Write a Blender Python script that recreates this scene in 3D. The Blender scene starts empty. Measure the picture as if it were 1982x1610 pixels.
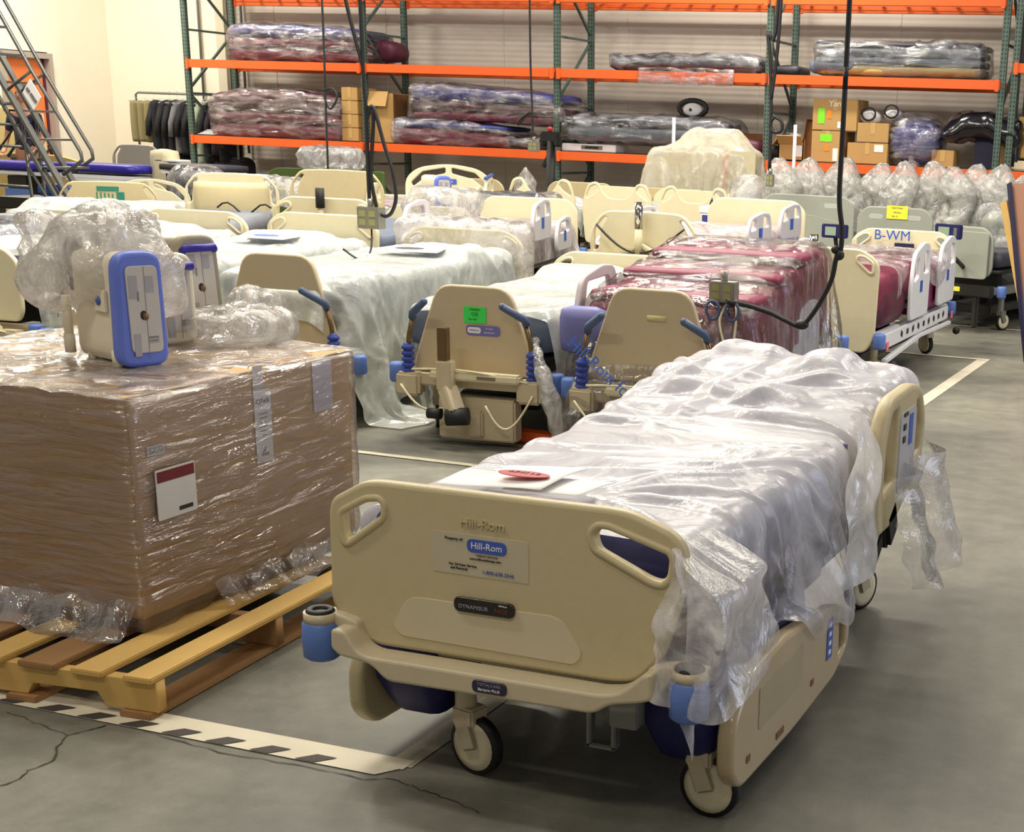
import bpy, bmesh, math, random
import numpy as np
from mathutils import Vector, Matrix
random.seed(7)
C = bpy.context.scene.collection
sc = bpy.context.scene
PI = math.pi

# ------------------------------------------------------------ camera
cam = bpy.data.cameras.new('camera')
cam.sensor_width = 36.0
cam.lens = 2822.0 / 1982.0 * 36.0
cam.shift_x = (991 - 1463) / 1982.0
cam.shift_y = (1105.5 - 805) / 1982.0
cam.clip_start = 0.05
co = bpy.data.objects.new('camera', cam)
C.objects.link(co)
pit, rol, yaw = 0.2912, 0.0389, -0.3195
fwd = Vector((math.sin(yaw)*math.cos(pit), math.cos(yaw)*math.cos(pit), -math.sin(pit)))
rgt = Vector((math.cos(yaw), -math.sin(yaw), 0))
upv = rgt.cross(fwd)
r2 = rgt*math.cos(rol) + upv*math.sin(rol)
u2 = -rgt*math.sin(rol) + upv*math.cos(rol)
co.matrix_world = Matrix(((r2.x, u2.x, -fwd.x, 0), (r2.y, u2.y, -fwd.y, 0), (r2.z, u2.z, -fwd.z, 1.6), (0, 0, 0, 1)))
sc.camera = co

# ------------------------------------------------------------ world, lights, exposure
w = bpy.data.worlds.new('world'); sc.world = w; w.use_nodes = True
w.node_tree.nodes['Background'].inputs[0].default_value = (1.0, 0.95, 0.86, 1)
w.node_tree.nodes['Background'].inputs[1].default_value = 0.20
sc.view_settings.view_transform = 'Standard'
sc.view_settings.look = 'None'
sc.view_settings.exposure = 0.0
sc.view_settings.gamma = 1.0
sc.cycles.transparent_max_bounces = 16

def lamp(name, loc, size, power, col, rot=(0, 0, 0)):
    l = bpy.data.lights.new(name, 'AREA'); l.shape = 'RECTANGLE'; l.size = size[0]; l.size_y = size[1]
    l.energy = power; l.color = col
    o = bpy.data.objects.new(name, l); C.objects.link(o); o.location = loc; o.rotation_euler = rot
    return o
WARM = (1.0, 0.925, 0.79); COOL = (0.74, 0.80, 1.0)
# hall lamps under the roof, last pair added as fill for front faces
for k, (x, y, p) in enumerate(((-16.0, 16.8, 420), (-11.5, 16.3, 130), (-6.4, 17.6, 330), (-1.5, 16.3, 120),
                               (-9.5, 10.5, 420), (-4.4, 10.0, 370), (1.2, 9.5, 220),
                               (-5.0, 6.6, 200), (-2.0, 7.0, 105), (-8.0, 5.6, 120), (-4.6, 1.6, 110), (-.6, -1.2, 110))):
    lamp('hall_and_fill_lamp', (x, y, 5.6), (2.2, 0.35), p, WARM)
# cool fill light from the right, out of view
lamp('right_fill', (7.5, 7.5, 2.6), (5.0, 4.0), 230, COOL, (0, math.radians(78), 0))
lamp('rear_fill', (3.0, -4.0, 3.0), (4.0, 2.0), 22, (1.0, 0.95, 0.86), (math.radians(60), 0, math.radians(25)))  # weak warm fill added behind the camera, no window there

# ------------------------------------------------------------ materials
def srgb(c):
    return tuple((x/255/12.92 if x/255 <= .04045 else ((x/255+.055)/1.055)**2.4) for x in c)

MATS = {}
def mat(name, col, rough=0.5, metal=0.0, var=0.06, bump=0.0, scale=12.0, spec=0.5, coat=0.0):
    if name in MATS: return MATS[name]
    m = bpy.data.materials.new(name); m.use_nodes = True; nt = m.node_tree; N = nt.nodes; L = nt.links
    b = N['Principled BSDF']; c = srgb(col)
    b.inputs['Roughness'].default_value = rough; b.inputs['Metallic'].default_value = metal
    b.inputs['Specular IOR Level'].default_value = spec
    b.inputs['Coat Weight'].default_value = coat
    tc = N.new('ShaderNodeTexCoord'); n = N.new('ShaderNodeTexNoise'); n.inputs['Scale'].default_value = scale
    n.inputs['Detail'].default_value = 4
    L.new(tc.outputs['Object'], n.inputs['Vector'])
    mx = N.new('ShaderNodeMix'); mx.data_type = 'RGBA'
    mx.inputs[6].default_value = (*[x*(1-var) for x in c], 1); mx.inputs[7].default_value = (*[min(1, x*(1+var)) for x in c], 1)
    L.new(n.outputs[0], mx.inputs[0]); L.new(mx.outputs[2], b.inputs['Base Color'])
    if bump:
        bp = N.new('ShaderNodeBump'); bp.inputs['Strength'].default_value = bump; bp.inputs['Distance'].default_value = 0.01
        n2 = N.new('ShaderNodeTexNoise'); n2.inputs['Scale'].default_value = scale*6; L.new(tc.outputs['Object'], n2.inputs['Vector'])
        L.new(n2.outputs[0], bp.inputs['Height']); L.new(bp.outputs[0], b.inputs['Normal'])
    MATS[name] = m
    return m

def emis(name, col, s):
    m = mat(name, col); b = m.node_tree.nodes['Principled BSDF']
    b.inputs['Emission Color'].default_value = (*srgb(col), 1); b.inputs['Emission Strength'].default_value = s
    return m

def plastic(name, tint=(235, 235, 232), milk=0.5, mvar=0.2, gloss=0.14, rough=0.16, bump=0.5, scale=5.0, stretch=(1, 1, 1), tr=0.4, lo=.36, hi=.62, rot=0.0, grad=None, fres=.6):
    """thin polythene film: clear, milky and shiny in wrinkles"""
    m = bpy.data.materials.new(name); m.use_nodes = True; nt = m.node_tree; N = nt.nodes; L = nt.links
    N.remove(N['Principled BSDF'])
    out = N['Material Output']
    tc = N.new('ShaderNodeTexCoord'); mp = N.new('ShaderNodeMapping'); mp.inputs['Scale'].default_value = stretch; mp.inputs['Rotation'].default_value = (0, rot, 0)
    L.new(tc.outputs['Object'], mp.inputs[0])
    n = N.new('ShaderNodeTexNoise'); n.inputs['Scale'].default_value = scale; n.inputs['Detail'].default_value = 5
    n.inputs['Roughness'].default_value = .62; n.inputs['Distortion'].default_value = 1.2
    L.new(mp.outputs[0], n.inputs['Vector'])
    v = N.new('ShaderNodeTexVoronoi'); v.feature = 'DISTANCE_TO_EDGE'; v.inputs['Scale'].default_value = scale*1.3
    mixv = N.new('ShaderNodeMix'); mixv.data_type = 'VECTOR'; mixv.inputs[0].default_value = .12
    L.new(mp.outputs[0], mixv.inputs[4]); L.new(n.outputs['Color'], mixv.inputs[5]); L.new(mixv.outputs[1], v.inputs['Vector'])
    ad = N.new('ShaderNodeMath'); ad.operation = 'ADD'
    mu = N.new('ShaderNodeMath'); mu.operation = 'MULTIPLY'; mu.inputs[1].default_value = .9
    mn = N.new('ShaderNodeMath'); mn.operation = 'MINIMUM'; mn.inputs[1].default_value = .35
    L.new(v.outputs['Distance'], mn.inputs[0]); L.new(mn.outputs[0], mu.inputs[0])
    L.new(mu.outputs[0], ad.inputs[0]); L.new(n.outputs[0], ad.inputs[1])
    bp = N.new('ShaderNodeBump'); bp.inputs['Strength'].default_value = bump; bp.inputs['Distance'].default_value = .05
    L.new(ad.outputs[0], bp.inputs['Height'])
    c = (*srgb(tint), 1)
    d = N.new('ShaderNodeBsdfDiffuse'); d.inputs[0].default_value = c; L.new(bp.outputs[0], d.inputs['Normal'])
    t = N.new('ShaderNodeBsdfTranslucent'); t.inputs[0].default_value = c; L.new(bp.outputs[0], t.inputs['Normal'])
    dt = N.new('ShaderNodeMixShader'); dt.inputs[0].default_value = tr; L.new(d.outputs[0], dt.inputs[1]); L.new(t.outputs[0], dt.inputs[2])
    tp = N.new('ShaderNodeBsdfTransparent'); tp.inputs[0].default_value = (.97, .97, .97, 1)
    mk = N.new('ShaderNodeMapRange'); mk.inputs[1].default_value = lo; mk.inputs[2].default_value = hi
    mk.inputs[3].default_value = max(0, milk-mvar); mk.inputs[4].default_value = min(.97, milk+mvar)
    L.new(n.outputs[0], mk.inputs[0])
    fac = mk.outputs[0]
    if grad and len(grad) == 4:
        sp = N.new('ShaderNodeSeparateXYZ'); L.new(tc.outputs['Object'], sp.inputs[0])
        gr = N.new('ShaderNodeMapRange'); gr.inputs[1].default_value = grad[0]; gr.inputs[2].default_value = grad[1]; gr.inputs[3].default_value = -grad[2]; gr.inputs[4].default_value = grad[2]
        L.new(sp.outputs[grad[3]], gr.inputs[0]); aa = N.new('ShaderNodeMath'); aa.operation = 'ADD'; aa.use_clamp = True; L.new(fac, aa.inputs[0]); L.new(gr.outputs[0], aa.inputs[1]); fac = aa.outputs[0]
    a = N.new('ShaderNodeMixShader'); L.new(fac, a.inputs[0]); L.new(tp.outputs[0], a.inputs[1]); L.new(dt.outputs[0], a.inputs[2])
    g = N.new('ShaderNodeBsdfGlossy'); g.inputs['Roughness'].default_value = rough; L.new(bp.outputs[0], g.inputs['Normal'])
    lw = N.new('ShaderNodeFresnel'); lw.inputs[0].default_value = 1.45; L.new(bp.outputs[0], lw.inputs['Normal'])
    m2 = N.new('ShaderNodeMath'); m2.operation = 'MULTIPLY_ADD'; m2.inputs[1].default_value = fres; m2.inputs[2].default_value = gloss; m2.use_clamp = True
    L.new(lw.outputs[0], m2.inputs[0])
    f = N.new('ShaderNodeMixShader'); L.new(m2.outputs[0], f.inputs[0]); L.new(a.outputs[0], f.inputs[1]); L.new(g.outputs[0], f.inputs[2])
    L.new(f.outputs[0], out.inputs[0])
    return m

BEIGE = mat('board_beige', (198, 183, 143), .45, bump=.05, scale=30)
BEIGE2 = mat('frame_beige', (198, 184, 154), .4, bump=.03, scale=30)
PANEL = mat('panel_light', (208, 194, 162), .5)
TAN = mat('headboard_tan', (196, 178, 146), .45, scale=30, bump=.04)
CREAM = mat('cream_board', (222, 212, 178), .5)
GRAYB = mat('grey_board', (158, 162, 150), .45)
GREYRAIL = mat('pale_rail', (205, 203, 208), .4)
NAVY = mat('navy_plastic', (26, 26, 88), .5)
BLUE = mat('bumper_blue', (92, 122, 190), .5, bump=.1)
DBLUE = mat('bellows_blue', (44, 62, 150), .5)
ROYAL = mat('royal_blue', (40, 30, 150), .45)
DEVBLUE = mat('device_blue', (96, 116, 205), .45)
STEELBLUE = mat('grip_grey_blue', (72, 88, 120), .5)
BLACK = mat('black_rubber', (22, 21, 22), .6)
DARK = mat('dark_metal', (52, 50, 48), .45, .4)
GREY = mat('grey_metal', (130, 130, 126), .4, .4)
BROWNM = mat('mast_bronze', (120, 96, 66), .3, .6)
WHITE = mat('white_paint', (225, 226, 230), .45)
PAPER = mat('paper_white', (238, 236, 236), .7)
MATTN = mat('mattress_navy', (44, 48, 104), .55)
MATTG = mat('mattress_slate', (92, 104, 124), .55)
MATTM = mat('mattress_maroon', (122, 36, 66), .5)
MATTMD = mat('mattress_dark_maroon', (84, 28, 50), .5)
MATTB = mat('mattress_blue', (56, 64, 140), .5)
MATTC = mat('mattress_charcoal', (58, 58, 70), .5)
MATTGR = mat('mattress_grey', (112, 118, 130), .5)
TANF = mat('tan_fabric', (186, 160, 100), .6)
CARD = mat('cardboard', (186, 148, 92), .8, bump=.06, scale=4)
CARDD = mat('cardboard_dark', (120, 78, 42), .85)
CARDG = mat('carton_big', (192, 154, 102), .72, scale=2.5, bump=.03)
GREENL = mat('label_green', (60, 225, 90), .6)
LIMEL = mat('label_lime', (130, 235, 40), .6)
ORANL = mat('label_orange', (250, 140, 40), .6)
YELL = mat('label_yellow', (245, 240, 70), .6)
REDL = mat('label_red', (176, 28, 42), .5)
MAROONL = mat('label_maroon', (110, 20, 30), .5)
INK = mat('ink_black', (35, 32, 34), .6)
INKG = mat('ink_grey', (120, 112, 104), .6)
INKB = mat('ink_blue', (100, 110, 170), .6)
LOGOB = mat('logo_blue', (64, 92, 178), .5)
LOGOB2 = mat('logo_blue_print', (26, 84, 180), .5)
PINK = mat('label_pink', (250, 120, 150), .6)
BADGE = mat('badge_black', (24, 12, 12), .25, coat=.5)
BADGE2 = mat('badge_navy', (30, 24, 60), .25, coat=.5)
ORANGE = mat('beam_orange', (232, 98, 34), .5, scale=3)
UPR = mat('upright_green', (84, 104, 96), .45, .2)
HOLE = mat('slot_dark', (36, 38, 36), .7)
HOLEL = mat('slot_light', (170, 180, 170), .7)
SKIN = mat('skin', (190, 140, 112), .6)
HAIR = mat('hair_dark', (30, 22, 20), .7)
GREENF = mat('green_canvas', (78, 98, 44), .75)
STEEL = mat('ladder_steel', (98, 98, 96), .4, .5)
OLIVE = mat('olive_cloth', (132, 122, 84), .8)
BLKC = mat('black_cloth', (20, 20, 26), .8)
BLACKBAG = mat('black_bag_film', (14, 14, 24), .22, coat=.6, bump=.6, scale=3)
BROWN = mat('brown_panel', (150, 106, 84), .6)
NAVYD = mat('deep_navy', (24, 22, 60), .5)

# ------------------------------------------------------------ geometry helpers
class G:
    def __init__(s): s.v = []; s.f = []; s.sm = []
    def add(s, v, f, smooth=False):
        o = len(s.v); s.v += [tuple(map(float, p)) for p in v]
        s.f += [tuple(i+o for i in q) for q in f]; s.sm += [smooth]*len(f)
        return s
    def box(s, c, d, rz=0, rx=0, ry=0):
        M = Matrix.Rotation(rz, 3, 'Z') @ Matrix.Rotation(ry, 3, 'Y') @ Matrix.Rotation(rx, 3, 'X')
        v = [M @ Vector((a*d[0]/2, b*d[1]/2, e*d[2]/2)) + Vector(c) for a in (-1, 1) for b in (-1, 1) for e in (-1, 1)]
        return s.add(v, [(0, 1, 3, 2), (4, 6, 7, 5), (0, 4, 5, 1), (2, 3, 7, 6), (0, 2, 6, 4), (1, 5, 7, 3)])
    def bar(s, a, b, wd, th=None, up=(0, 0, 1)):
        a = Vector(a); b = Vector(b); th = th or wd; d = (b-a).normalized(); u = Vector(up)
        if abs(d.dot(u)) > .95: u = Vector((0, 1, 0)) if abs(d.y) < .9 else Vector((1, 0, 0))
        x = d.cross(u).normalized(); y = x.cross(d).normalized()
        v = [p + x*i*wd/2 + y*j*th/2 for p in (a, b) for i, j in ((-1, -1), (1, -1), (1, 1), (-1, 1))]
        return s.add(v, [(3, 2, 1, 0), (4, 5, 6, 7), (0, 1, 5, 4), (1, 2, 6, 5), (2, 3, 7, 6), (3, 0, 4, 7)])
    def tube(s, pts, r, n=8, closed=False):
        P = [Vector(p) for p in pts]; m = len(P); rr = r if hasattr(r, '__len__') else [r]*m; V = []; prev = None
        for i, p in enumerate(P):
            if closed: d = (P[(i+1) % m]-P[i-1]).normalized()
            else: d = (P[min(i+1, m-1)]-P[max(i-1, 0)]).normalized()
            if prev is None:
                x = d.cross(Vector((0, 0, 1)) if abs(d.z) < .9 else Vector((1, 0, 0))).normalized()
            else:
                x = (prev - d*prev.dot(d)).normalized()
            prev = x; y = d.cross(x)
            V += [p + (x*math.cos(2*PI*k/n)+y*math.sin(2*PI*k/n))*rr[i] for k in range(n)]
        F = []
        for i in range(m if closed else m-1):
            j = (i+1) % m
            F += [(i*n+k, i*n+(k+1) % n, j*n+(k+1) % n, j*n+k) for k in range(n)]
        s.add(V, F, True)
        if not closed: s.add(V[:n], [tuple(range(n))[::-1]]); s.add(V[-n:], [tuple(range(n))])
        return s
    def cyl(s, a, b, r, n=16, r2=None):
        a = Vector(a); b = Vector(b); return s.tube([a, b], [r, r if r2 is None else r2], n)
    def lathe(s, prof, n=20, c=(0, 0, 0), axis='Z'):
        V = []
        for r, h in prof:
            for k in range(n):
                x, y = r*math.cos(2*PI*k/n), r*math.sin(2*PI*k/n)
                V.append((x+c[0], y+c[1], h+c[2]) if axis == 'Z' else ((h+c[0], x+c[1], y+c[2]) if axis == 'X' else (x+c[0], h+c[1], y+c[2])))
        m = len(prof)
        s.add(V, [(i*n+k, i*n+(k+1) % n, (i+1)*n+(k+1) % n, (i+1)*n+k) for i in range(m-1) for k in range(n)], True)
        return s
    def ball(s, c, r, n=14, sc3=(1, 1, 1)):
        V = []; m = n//2+1
        for i in range(m):
            t = PI*i/(m-1)
            V += [(c[0]+r*sc3[0]*math.sin(t)*math.cos(2*PI*k/n), c[1]+r*sc3[1]*math.sin(t)*math.sin(2*PI*k/n), c[2]+r*sc3[2]*math.cos(t)) for k in range(n)]
        s.add(V, [(i*n+k, (i+1)*n+k, (i+1)*n+(k+1) % n, i*n+(k+1) % n) for i in range(m-1) for k in range(n)], True)
        return s
    def build(s, name, m, parent=None, bev=0.0, seg=2, loc=None, rz=None):
        me = bpy.data.meshes.new(name); me.from_pydata(s.v, [], s.f)
        bm = bmesh.new(); bm.from_mesh(me)
        for f, q in zip(bm.faces, s.sm): f.smooth = q
        bmesh.ops.remove_doubles(bm, verts=bm.verts, dist=1e-5)
        bmesh.ops.recalc_face_normals(bm, faces=bm.faces)
        if bev:
            es = [e for e in bm.edges if len(e.link_faces) == 2 and e.calc_face_angle(0) > .6]
            bmesh.ops.bevel(bm, geom=es, offset=bev, segments=seg, affect='EDGES', clamp_overlap=True)
            for f in bm.faces: f.smooth = True
        bm.to_mesh(me); bm.free()
        if bev:
            try: me.set_sharp_from_angle(angle=.7)
            except Exception: pass
        return link(name, me, m, parent, loc, rz)

def link(name, me, m, parent=None, loc=None, rz=None):
    if m is not None:
        me.materials.clear(); me.materials.append(m)
    o = bpy.data.objects.new(name, me); C.objects.link(o)
    if parent is not None: o.parent = parent
    if loc is not None: o.location = loc
    if rz is not None: o.rotation_euler = (0, 0, rz)
    return o

LABELS = {}
def tag(o, label, cat, group=None):
    o['label'] = label; o['category'] = cat
    if group: o['group'] = group
    return o
def thing(name, label, cat, loc=(0, 0, 0), rz=0, group=None):
    o = bpy.data.objects.new(name, None); C.objects.link(o); o.empty_display_size = .1
    o.location = loc; o.rotation_euler = (0, 0, rz)
    return tag(o, label, cat, group)
def struct(o): o['kind'] = 'structure'; return o

def rpoly(pts, r=.03, n=4):
    """polygon with rounded corners; pts (x,y[,r])"""
    out = []; m = len(pts)
    for i in range(m):
        p = Vector(pts[i][:2]); a = Vector(pts[i-1][:2]); b = Vector(pts[(i+1) % m][:2])
        rr = pts[i][2] if len(pts[i]) > 2 else r
        da, db = (a-p), (b-p); la, lb = da.length, db.length
        t = min(rr, la*.48, lb*.48)
        if t < 1e-4: out.append(tuple(p)); continue
        p0 = p+da/la*t; p1 = p+db/lb*t
        for k in range(n+1):
            q = k/n; out.append(tuple(p0*(1-q)**2 + p*2*q*(1-q) + p1*q*q))
    return out

def plate_mesh(name, outline, holes=(), th=.03, bev=.006, plane='XZ'):
    """extruded bevelled outline; plane XZ: faces -Y; plane YZ: faces +X; XY: faces up"""
    cu = bpy.data.curves.new(name, 'CURVE'); cu.dimensions = '2D'; cu.fill_mode = 'BOTH'
    cu.extrude = max(th/2-bev, .0005); cu.bevel_depth = bev; cu.bevel_resolution = 2; cu.offset = -bev
    for poly in (outline,)+tuple(holes):
        sp = cu.splines.new('POLY'); sp.points.add(len(poly)-1)
        for p, q in zip(sp.points, poly): p.co = (q[0], q[1], 0, 1)
        sp.use_cyclic_u = True
    return curve_to_mesh(cu, name, plane)

def curve_to_mesh(cu, name, plane='XZ'):
    o = bpy.data.objects.new(name, cu); C.objects.link(o)
    dg = bpy.context.evaluated_depsgraph_get(); dg.update()
    me = bpy.data.meshes.new_from_object(o.evaluated_get(dg))
    bpy.data.objects.remove(o); bpy.data.curves.remove(cu)
    if plane == 'XZ':
        for v in me.vertices: x, y, z = v.co; v.co = (x, -z, y)
    elif plane == 'YZ':
        for v in me.vertices: x, y, z = v.co; v.co = (z, x, y)
    me.name = name
    return me

def plate(name, outline, holes, m, parent, loc=(0, 0, 0), th=.03, bev=.006, plane='XZ', rz=None):
    return link(name, plate_mesh(name, outline, holes, th, bev, plane), m, parent, loc, rz)

def text(name, s, size, m, parent, loc, plane='XZ', ext=.0006, rz=None, rot=None, shear=0, sx=1.0, align='CENTER'):
    cu = bpy.data.curves.new(name, 'FONT'); cu.body = s; cu.size = size; cu.extrude = ext; cu.align_x = align; cu.align_y = 'CENTER'
    cu.resolution_u = 3; cu.shear = shear
    me = curve_to_mesh(cu, name, 'none')
    for v in me.vertices:
        v.co.x *= sx
        if rot: x, y = v.co.x, v.co.y; v.co.x = x*math.cos(rot)-y*math.sin(rot); v.co.y = x*math.sin(rot)+y*math.cos(rot)
        x, y, z = v.co
        if plane == 'XZ': v.co = (x, -z, y)
        elif plane == 'YZ': v.co = (z, x, y)
    return link(name, me, m, parent, loc, rz)

def rect(w, h, cx=0, cy=0, r=.01, n=3):
    return rpoly([(cx-w/2, cy-h/2), (cx+w/2, cy-h/2), (cx+w/2, cy+h/2), (cx-w/2, cy+h/2)], r, n)
def arcp(cx, cy, r, a0, a1, n=10, ry=None):
    ry = ry or r
    return [(cx+r*math.cos(a0+(a1-a0)*k/n), cy+ry*math.sin(a0+(a1-a0)*k/n)) for k in range(n+1)]

# numpy noise
def vnoise(P, seed=0):
    P = np.asarray(P, float); i = np.floor(P).astype(np.int64); f = P-i; f = f*f*(3-2*f)
    def h(a, b, c):
        n = (a*73856093) ^ (b*19349663) ^ (c*83492791) ^ (seed*2654435761)
        n = (n ^ (n >> 13)) & 0x7fffffff; n = (n*1274126177) & 0x7fffffff
        n = (n ^ (n >> 15)) & 0xffff
        return n/65535.0
    r = 0
    for a in (0, 1):
        for b in (0, 1):
            for c in (0, 1):
                wgt = (f[..., 0] if a else 1-f[..., 0])*(f[..., 1] if b else 1-f[..., 1])*(f[..., 2] if c else 1-f[..., 2])
                r = r+wgt*h(i[..., 0]+a, i[..., 1]+b, i[..., 2]+c)
    return r*2-1
def ridge(P, seed=0):
    return 1-2*np.abs(vnoise(P, seed))

def softbox(name, size, m, parent, loc=(0, 0, 0), r=.05, step=.06, amp=0.0, fr=4.0, amp2=0.0, fr2=9.0, seed=1, bend=None, rz=None, stretch=(1, 1, 1)):
    h = np.array(size)/2.0; n = [max(2, int(round(s/step))) for s in size]
    V = {}; vs = []; F = []
    def vid(p):
        k = tuple(int(round(q*1e4)) for q in p)
        if k not in V: V[k] = len(vs); vs.append(p)
        return V[k]
    for ax in range(3):
        a, b = (ax+1) % 3, (ax+2) % 3
        for sgn in (-1, 1):
            for i in range(n[a]):
                for j in range(n[b]):
                    q = []
                    for di, dj in ((0, 0), (1, 0), (1, 1), (0, 1)):
                        p = [0, 0, 0]; p[ax] = sgn; p[a] = -1+2*(i+di)/n[a]; p[b] = -1+2*(j+dj)/n[b]; q.append(vid(p))
                    F.append(q if sgn > 0 else q[::-1])
    Q = np.array(vs, float)*h; r = min(r, *(h*.999))
    inn = np.clip(Q, -(h-r), h-r); d = Q-inn; ln = np.linalg.norm(d, axis=1, keepdims=True); nrm = d/np.maximum(ln, 1e-9)
    P = inn+nrm*r
    if amp or amp2:
        S = (P+np.array(loc))*np.array(stretch)
        P = P+nrm*(amp*vnoise(S*fr, seed)+amp2*ridge(S*fr2, seed+5))[:, None]
    if bend is not None: P = bend(P)
    me = bpy.data.meshes.new(name); me.from_pydata(P.tolist(), [], F)
    me.polygons.foreach_set('use_smooth', [True]*len(F))
    return link(name, me, m, parent, loc, rz)

# position based sheet that settles on boxes
def drape(rest, z0, boxes, steps=110, iters=9, seed=1, comp=.965, thick=.008, jit=.05, fric=.12):
    rng = np.random.RandomState(seed)
    ny, nx, _ = rest.shape
    c = rest.reshape(-1, 2).mean(0)
    P = np.zeros((ny, nx, 3)); P[..., :2] = (rest-c)*comp+c
    Z = np.stack([rest[..., 0]*4, rest[..., 1]*4, np.zeros((ny, nx))], -1)
    P[..., 2] = (z0 if np.ndim(z0) else z0) + jit*.7*vnoise(Z, seed)+jit*.5*vnoise(Z*2.3, seed+1)
    Vl = np.zeros_like(P); dt = .022
    def rl(a, b): return np.linalg.norm(rest[a]-rest[b], axis=-1)
    cons = []
    def addc(sa, sb, k):
        L = rl(sa, sb)*(1+.03*(rng.rand(*rl(sa, sb).shape)-.5))
        cons.append((sa, sb, L, k))
    S = slice
    for st in (0, 1):
        addc((S(None), S(st, nx-1, 2)), (S(None), S(st+1, nx, 2)), 1)
        addc((S(st, ny-1, 2), S(None)), (S(st+1, ny, 2), S(None)), 1)
    for st in (0, 1):
        addc((S(st, ny-1, 2), S(0, nx-1)), (S(st+1, ny, 2), S(1, nx)), .45)
        addc((S(st, ny-1, 2), S(1, nx)), (S(st+1, ny, 2), S(0, nx-1)), .45)
    B = [(np.array(b[0]), np.array(b[1])/2.0, (b[2] if len(b) > 2 else .02)) for b in boxes]
    for s in range(steps):
        Vl[..., 2] -= 9.8*dt*.55
        Vl *= .965
        old = P.copy(); P = P+Vl*dt
        for it in range(iters):
            for sa, sb, L, k in cons:
                if L.size == 0: continue
                a = P[sa]; b = P[sb]; m = min(a.shape[0], b.shape[0]); n = min(a.shape[1], b.shape[1])
                a = a[:m, :n]; b = b[:m, :n]; L2 = L[:m, :n]
                d = b-a; ln = np.sqrt((d*d).sum(-1))+1e-9
                cr = d*((ln-L2)/ln*.5*k)[..., None]
                a += cr; b -= cr
            if it % 3 == 2 or it == iters-1:
                hit = np.zeros((ny, nx), bool)
                for bc, bh, br in B:
                    rel = P-bc; q = np.abs(rel)-(bh-br)
                    qm = np.maximum(q, 0); lo = np.sqrt((qm*qm).sum(-1))
                    sd = lo+np.minimum(q.max(-1), 0)-br
                    ins = sd < thick
                    if not ins.any(): continue
                    g = np.where(lo[..., None] > 1e-6, qm/np.maximum(lo, 1e-6)[..., None], 0)
                    mx = q.argmax(-1); g2 = np.eye(3)[mx]
                    g = np.where(lo[..., None] > 1e-6, g, g2)*np.sign(np.where(rel == 0, 1e-9, rel))
                    P = P+np.where(ins, thick-sd, 0)[..., None]*g
                    hit |= ins
                fl = P[..., 2] < thick
                P[..., 2] = np.maximum(P[..., 2], thick)
        hf = hit | fl
        if s > 12: P[hf, :2] = old[hf, :2]+(P[hf, :2]-old[hf, :2])*fric
        Vl = (P-old)/dt
        Vl[hit | fl] *= .55
    return P

def upgrid(A, k=3):
    ny, nx, c = A.shape
    yi = np.linspace(0, ny-1, (ny-1)*k+1); xi = np.linspace(0, nx-1, (nx-1)*k+1)
    B = np.stack([np.stack([np.interp(xi, np.arange(nx), A[j, :, q]) for j in range(ny)]) for q in range(c)], -1)
    D = np.stack([np.stack([np.interp(yi, np.arange(ny), B[:, i, q]) for i in range(B.shape[1])], 1) for q in range(c)], -1)
    for _ in range(2):
        D[1:-1] = (D[:-2]+2*D[1:-1]+D[2:])/4; D[:, 1:-1] = (D[:, :-2]+2*D[:, 1:-1]+D[:, 2:])/4
    return D
def rand_lines(seed, n, x0, x1, y0, y1, amp=.016, w=.045, ang=None):
    rng = random.Random(seed); out = []
    for k in range(n):
        cx, cy = rng.uniform(x0, x1), rng.uniform(y0, y1); a = rng.gauss(*(ang or (.3, .7))); l = rng.uniform(.15, .6)
        out.append((cx-l*math.cos(a), cy-l*math.sin(a), cx+l*math.cos(a), cy+l*math.sin(a), amp*rng.uniform(.4, 1.2), w*rng.uniform(.5, 1.4), rng.uniform(-.06, .06)))
    return out
def creases(P, R, lines, maxneg=.3):
    gy = np.gradient(P, axis=0); gx = np.gradient(P, axis=1); N_ = np.cross(gx, gy); N_ /= np.linalg.norm(N_, axis=-1, keepdims=True)+1e-9
    H = np.zeros(P.shape[:2])
    for (x0, y0, x1, y1, amp, w_, bow) in lines:
        dx, dy = x1-x0, y1-y0; L = math.hypot(dx, dy); ux, uy = dx/L, dy/L
        t = ((R[..., 0]-x0)*ux+(R[..., 1]-y0)*uy)/L; d = -(R[..., 0]-x0)*uy+(R[..., 1]-y0)*ux
        d = d-bow*4*t*(1-t)+.012*np.sin(t*L*21+x0*9)
        env = np.clip(np.minimum(t*5, (1-t)*2.5), 0, 1)
        H = np.maximum(H, amp*env*np.clip(1-np.abs(d)/(w_*(.4+.6*env)), 0, 1)**1.25)
    return P+N_*H[..., None]

def sheet(name, P, m, parent=None, sub=0):
    ny, nx, _ = P.shape
    F = [(j*nx+i, j*nx+i+1, (j+1)*nx+i+1, (j+1)*nx+i) for j in range(ny-1) for i in range(nx-1)]
    me = bpy.data.meshes.new(name); me.from_pydata(P.reshape(-1, 3).tolist(), [], F)
    me.polygons.foreach_set('use_smooth', [True]*len(F))
    if sub:
        o = bpy.data.objects.new(name, me); C.objects.link(o)
        md = o.modifiers.new('s', 'SUBSURF'); md.levels = sub; md.render_levels = sub
        dg = bpy.context.evaluated_depsgraph_get(); dg.update()
        me2 = bpy.data.meshes.new_from_object(o.evaluated_get(dg)); bpy.data.objects.remove(o); me = me2; me.name = name
    return link(name, me, m, parent)

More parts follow.
